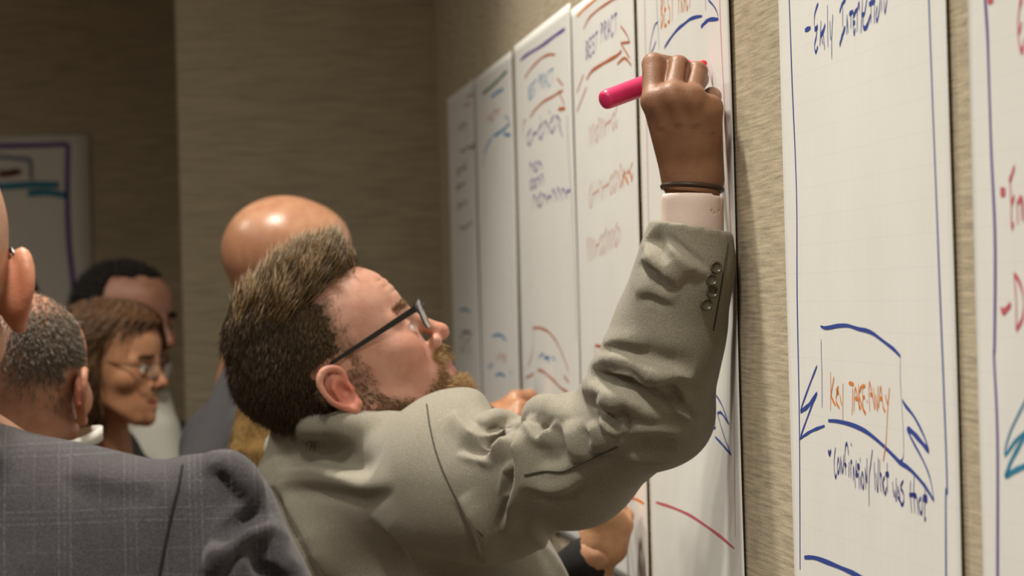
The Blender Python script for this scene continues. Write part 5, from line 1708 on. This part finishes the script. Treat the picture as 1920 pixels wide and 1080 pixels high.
# ---------------------------------------------------------------- bald man in the slate suit, behind the writer
m_slate = plain('slate_wool', (0.062, 0.060, 0.066), 0.9, noise=.25, nscale=300)
bfr = Frame(C(537, 531, 5.0), TOWALL * .99 + AWAY * .05 + DOWN * .06, UPV + TOWALL * .04)
hw_ = C(928, 792, 4.88)
armb = [C(720, 960, 4.78), hw_]
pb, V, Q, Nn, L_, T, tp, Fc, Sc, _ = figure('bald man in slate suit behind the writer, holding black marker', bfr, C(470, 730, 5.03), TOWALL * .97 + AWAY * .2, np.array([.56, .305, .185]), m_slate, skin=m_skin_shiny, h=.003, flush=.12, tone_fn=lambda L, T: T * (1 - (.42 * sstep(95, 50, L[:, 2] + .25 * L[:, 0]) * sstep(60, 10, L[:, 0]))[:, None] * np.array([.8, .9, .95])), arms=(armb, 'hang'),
    head_kw=dict(neck_r=(56, 64), crown=2, neck_start=(-22, 0, -30)))
# right hand of the bald man with a black marker
bh = Sculpt(.0022)
bh.cone(C(880, 826, 4.850), C(928, 786, 4.880), .026, .024, .01)
bmcp = [C(966, 746, 4.880), C(972, 762, 4.855), C(970, 782, 4.845), C(962, 800, 4.850)]
bpip = [C(993, 742, 4.905), C(1004, 769, 4.880), C(1000, 790, 4.865), C(986, 808, 4.860)]
bdip = [C(1009, 764, 4.915), C(996, 790, 4.905), C(984, 802, 4.895), C(966, 814, 4.880)]
btip = [C(1004, 778, 4.920), C(978, 790, 4.905), C(966, 800, 4.895), C(950, 812, 4.880)]
for i in range(4):
    bh.cone(C(930, 780 + 5 * i, 4.885 - .008 * i), bmcp[i], .015, .012, .012)
    bh.chain([bmcp[i], bpip[i], bdip[i], btip[i]], [.0115, .0105, .0095, .0082], .003)
bh.chain([C(936, 770, 4.895), C(962, 758, 4.915), C(990, 758, 4.925), C(1010, 766, 4.930)], [.014, .0125, .0105, .0085], .005)
v, q = bh.run().smooth_mesh(1)
bb = [o for o in pb.children if o.name.startswith('body')][0]
mesh_np('body_tmp', v, q, m_skin_shiny, pb, tone=np.tile(np.array([.62, .33, .19]), (len(v), 1)), world=False)


def absorb(person):
    """join the extra skin piece into the person's one body mesh"""
    a = [o for o in person.children if o.name.startswith('body') and not o.name.startswith('body_tmp')][0]
    t = [o for o in person.children if o.name.startswith('body_tmp')][0]
    me = []
    for o in (a, t):
        m_ = o.data; nv = len(m_.vertices); co = np.zeros(nv * 3, np.float32); m_.vertices.foreach_get('co', co)
        nl = len(m_.loops); li = np.zeros(nl, np.int32); m_.loops.foreach_get('vertex_index', li)
        cl = np.zeros(nv * 4, np.float32); m_.color_attributes['tone'].data.foreach_get('color', cl)
        me.append((co.reshape(-1, 3), li.reshape(-1, 4), cl.reshape(-1, 4)[:, :3]))
    Vj, Qj, Tj = join(me); mt = a.data.materials[0]
    nm = a.name
    bpy.data.objects.remove(t); bpy.data.objects.remove(a)
    return mesh_np('body', Vj, Qj, mt, person, tone=Tj)


absorb(pb)
ck = Sculpt(.005)
ck.chain([C(440, 652, 4.95), C(430, 644, 5.02), C(440, 652, 5.09)], [.012, .014, .012], .01)
ck.cone(C(452, 668, 4.985), C(424, 890, 4.985), .018, .080, .02)
v, q = ck.run().smooth_mesh(1)
mesh_np('jacket_collar', v, q, m_slate, pb, world=False)
bm = empty('marker', to_world(C(955, 788, 4.95)))
tag(bm, 'black marker gripped by the hand near the far sheets', 'marker')
pa, pb2 = C(905, 773, 4.85), C(985, 789, 4.885)
axm = (pb2 - pa) / np.linalg.norm(pb2 - pa)
V_, F_ = tube_arrays([pa, pa + axm * .002, pa + axm * .055, pa + axm * .057, pa + axm * .078], [.007, .0085, .0085, .0080, .0076], 16)
mesh_np('barrel', V_, F_, m_blackplastic, bm, world=False)
V_, F_ = tube_arrays([pa + axm * .078, pa + axm * .088, pa + axm * .093], [.0055, .0045, .002], 12)
mesh_np('felt_tip', V_, F_, m_blackplastic, bm, world=False)

# ---------------------------------------------------------------- woman with long blond hair, hidden by the writer's head
m_black = plain('black_knit', (0.012, 0.011, 0.012), 0.9, noise=.3, nscale=200)
lfr = Frame(C(590, 705, 4.45), TOWALL * .95 + AWAY * .2, UPV, .90)
hwl = C(1118, 1040, 3.925)
arml = [C(900, 1240, 4.12), hwl]
pl, V, Q, Nn, L_, T, tp, Fc, Sc, _ = figure('woman with long blond hair in black, behind the writer', lfr, C(575, 880, 4.47), TOWALL * .9 + AWAY * .3, np.array([.58, .33, .20]), m_black, width=.165, shoulder=.165, sleeve=.046, h=.004, arms=(arml, 'hang'), shirt=m_white,
    head_kw=dict(fem=1.0, jaw=.86, nose=.9, neck_r=(42, 50), crown=-4, ear_detail=False))
f_, s_, u_ = L_.T; a_ = np.abs(s_)
Wl = np.maximum(sstep(30, 14, f_ + .4 * (a_ - 60) - .30 * (u_ - 20)) * (u_ > -40), sstep(92, 102, u_) * sstep(99, 88, f_))
vv, qq = hair_shell(V, Q, Nn, sstep(.3, 1, Wl), .012 * np.ones(len(V)))
quads_mesh('hair', vv, qq, m_hair_base, pl, np.tile(np.array([.30, .19, .07]), (len(vv), 1)))
cur = Sculpt(.005)
rg = np.random.RandomState(71)
for i in range(7):
    x0 = 478 + 11 * i
    cur.chain([C(x0 + 14, 690, 4.42 + .012 * (i % 3)), C(x0 - 6 + rg.randint(-4, 4), 770, 4.395 + .010 * (i % 3)), C(x0 - 26 + 2 * i, 850, 4.375 + .010 * (i % 2)), C(x0 - 30 + 3 * i, 930, 4.37), C(x0 - 24 + 2 * i, 1010, 4.375)], [.020, .020, .016, .014, .005], .004)
v, q = cur.run().smooth_mesh(1)
quads_mesh('hair_length', v, q, m_hair_base, pl, np.tile(np.array([.23, .14, .05]), (len(v), 1)))
nv_ = normals(v, q); sel = np.where((nv_[:, 2] < .3))[0]; it = sel[rg.randint(0, len(sel), 2600)]
va, qa, ta = strands(v[it] + nv_[it] * .0005, np.tile(DOWN, (len(it), 1)) - TOWALL * .10, .05, .0015, tint(len(it), (.13, .07, .02), (.48, .32, .13), 72), jitter=.05, seed=73)
quads_mesh('hair_strands', va, qa, m_hair, pl, ta)['kind'] = 'stuff'
# her right hand writing low on the sheets
lh = Sculpt(.0018)
lz = 3.92
lh.cone(C(1112, 1078, lz + .02), C(1128, 1020, lz + .005), .0235, .022, .01)
lm = [C(1112, 972, lz), C(1132, 965, lz - .010), C(1152, 968, lz - .008), C(1168, 985, lz)]
lp = [C(1118, 945, lz + .020), C(1138, 944, lz + .018), C(1158, 950, lz + .020), C(1172, 968, lz + .022)]
ld = [C(1136, 946, lz + .048), C(1146, 952, lz + .046), C(1162, 962, lz + .046), C(1172, 980, lz + .044)]
lt_ = [C(1150, 956, lz + .062), C(1142, 970, lz + .058), C(1156, 982, lz + .055), C(1166, 996, lz + .05)]
for i in range(4):
    lh.cone(C(1112 + 14 * i, 1030, lz + .008 - .004 * (i in (1, 2))), lm[i], .0145, .0118, .012)
    lh.chain([lm[i], lp[i], ld[i], lt_[i]], [.0112, .0104, .0094, .008], .004)
    lh.ball(lm[i] + np.array([0, 0, -.003]), .0085, .010)
lh.chain([C(1110, 1020, lz + .020), C(1104, 990, lz + .045), C(1118, 966, lz + .070), C(1136, 955, lz + .082)], [.014, .012, .0105, .008], .005)
v, q = lh.run().smooth_mesh(1)
mesh_np('body_tmp', v, q, m_skin, pl, tone=np.tile(np.array([.60, .34, .19]), (len(v), 1)), world=False)
absorb(pl)
tw = cam_of(on_plane(1166, 938, 0, -0.0075))
lm_ = empty('marker', to_world(C(1120, 975, tw[2] - .03)))
tag(lm_, 'orange marker in the low hand below the raised sleeve', 'marker')
en = C(1082, 985, tw[2] - .045); axo = (en - tw) / np.linalg.norm(en - tw); Lo = np.linalg.norm(en - tw)
V_, F_ = tube_arrays([tw + axo * t for t in (.014, .016, Lo - .003, Lo)], [.006, .0072, .0072, .006], 16)
mesh_np('barrel', V_, F_, plain('orange_plastic', (.75, .20, .03), .4), lm_, world=False)
V_, F_ = tube_arrays([tw + axo * t for t in (.0005, .003, .015)], [.0018, .0030, .0050], 12)
mesh_np('felt_tip', V_, F_, plain('orange_felt', (.70, .12, .02), .8), lm_, world=False)

# ---------------------------------------------------------------- dark haired person far left, nearly hidden
kfr = Frame(C(-6, 610, 6.25), AWAY, UPV)
pk, V, Q, Nn, L_, T, tp, Fc, Sc, _ = figure('dark haired person almost hidden behind the foreground ear', kfr, C(-6, 775, 6.25), AWAY, np.array([.45, .25, .16]), m_dsuit, h=.004)
f_, s_, u_ = L_.T; a_ = np.abs(s_)
Wk = np.maximum(sstep(30, 14, f_ - .1 * (u_ - 40)) * sstep(-40, -10, u_ + .2 * f_), sstep(92, 102, u_))
crop_hair(pk, V, Q, Nn, Wk, .008, (.012, .009, .008), 2000, (.008, .006, .005), (.03, .024, .02), .012, lambda it: Nn[it] * .4 - kfr.A[:, 2] * .6, 81, width=.0014)
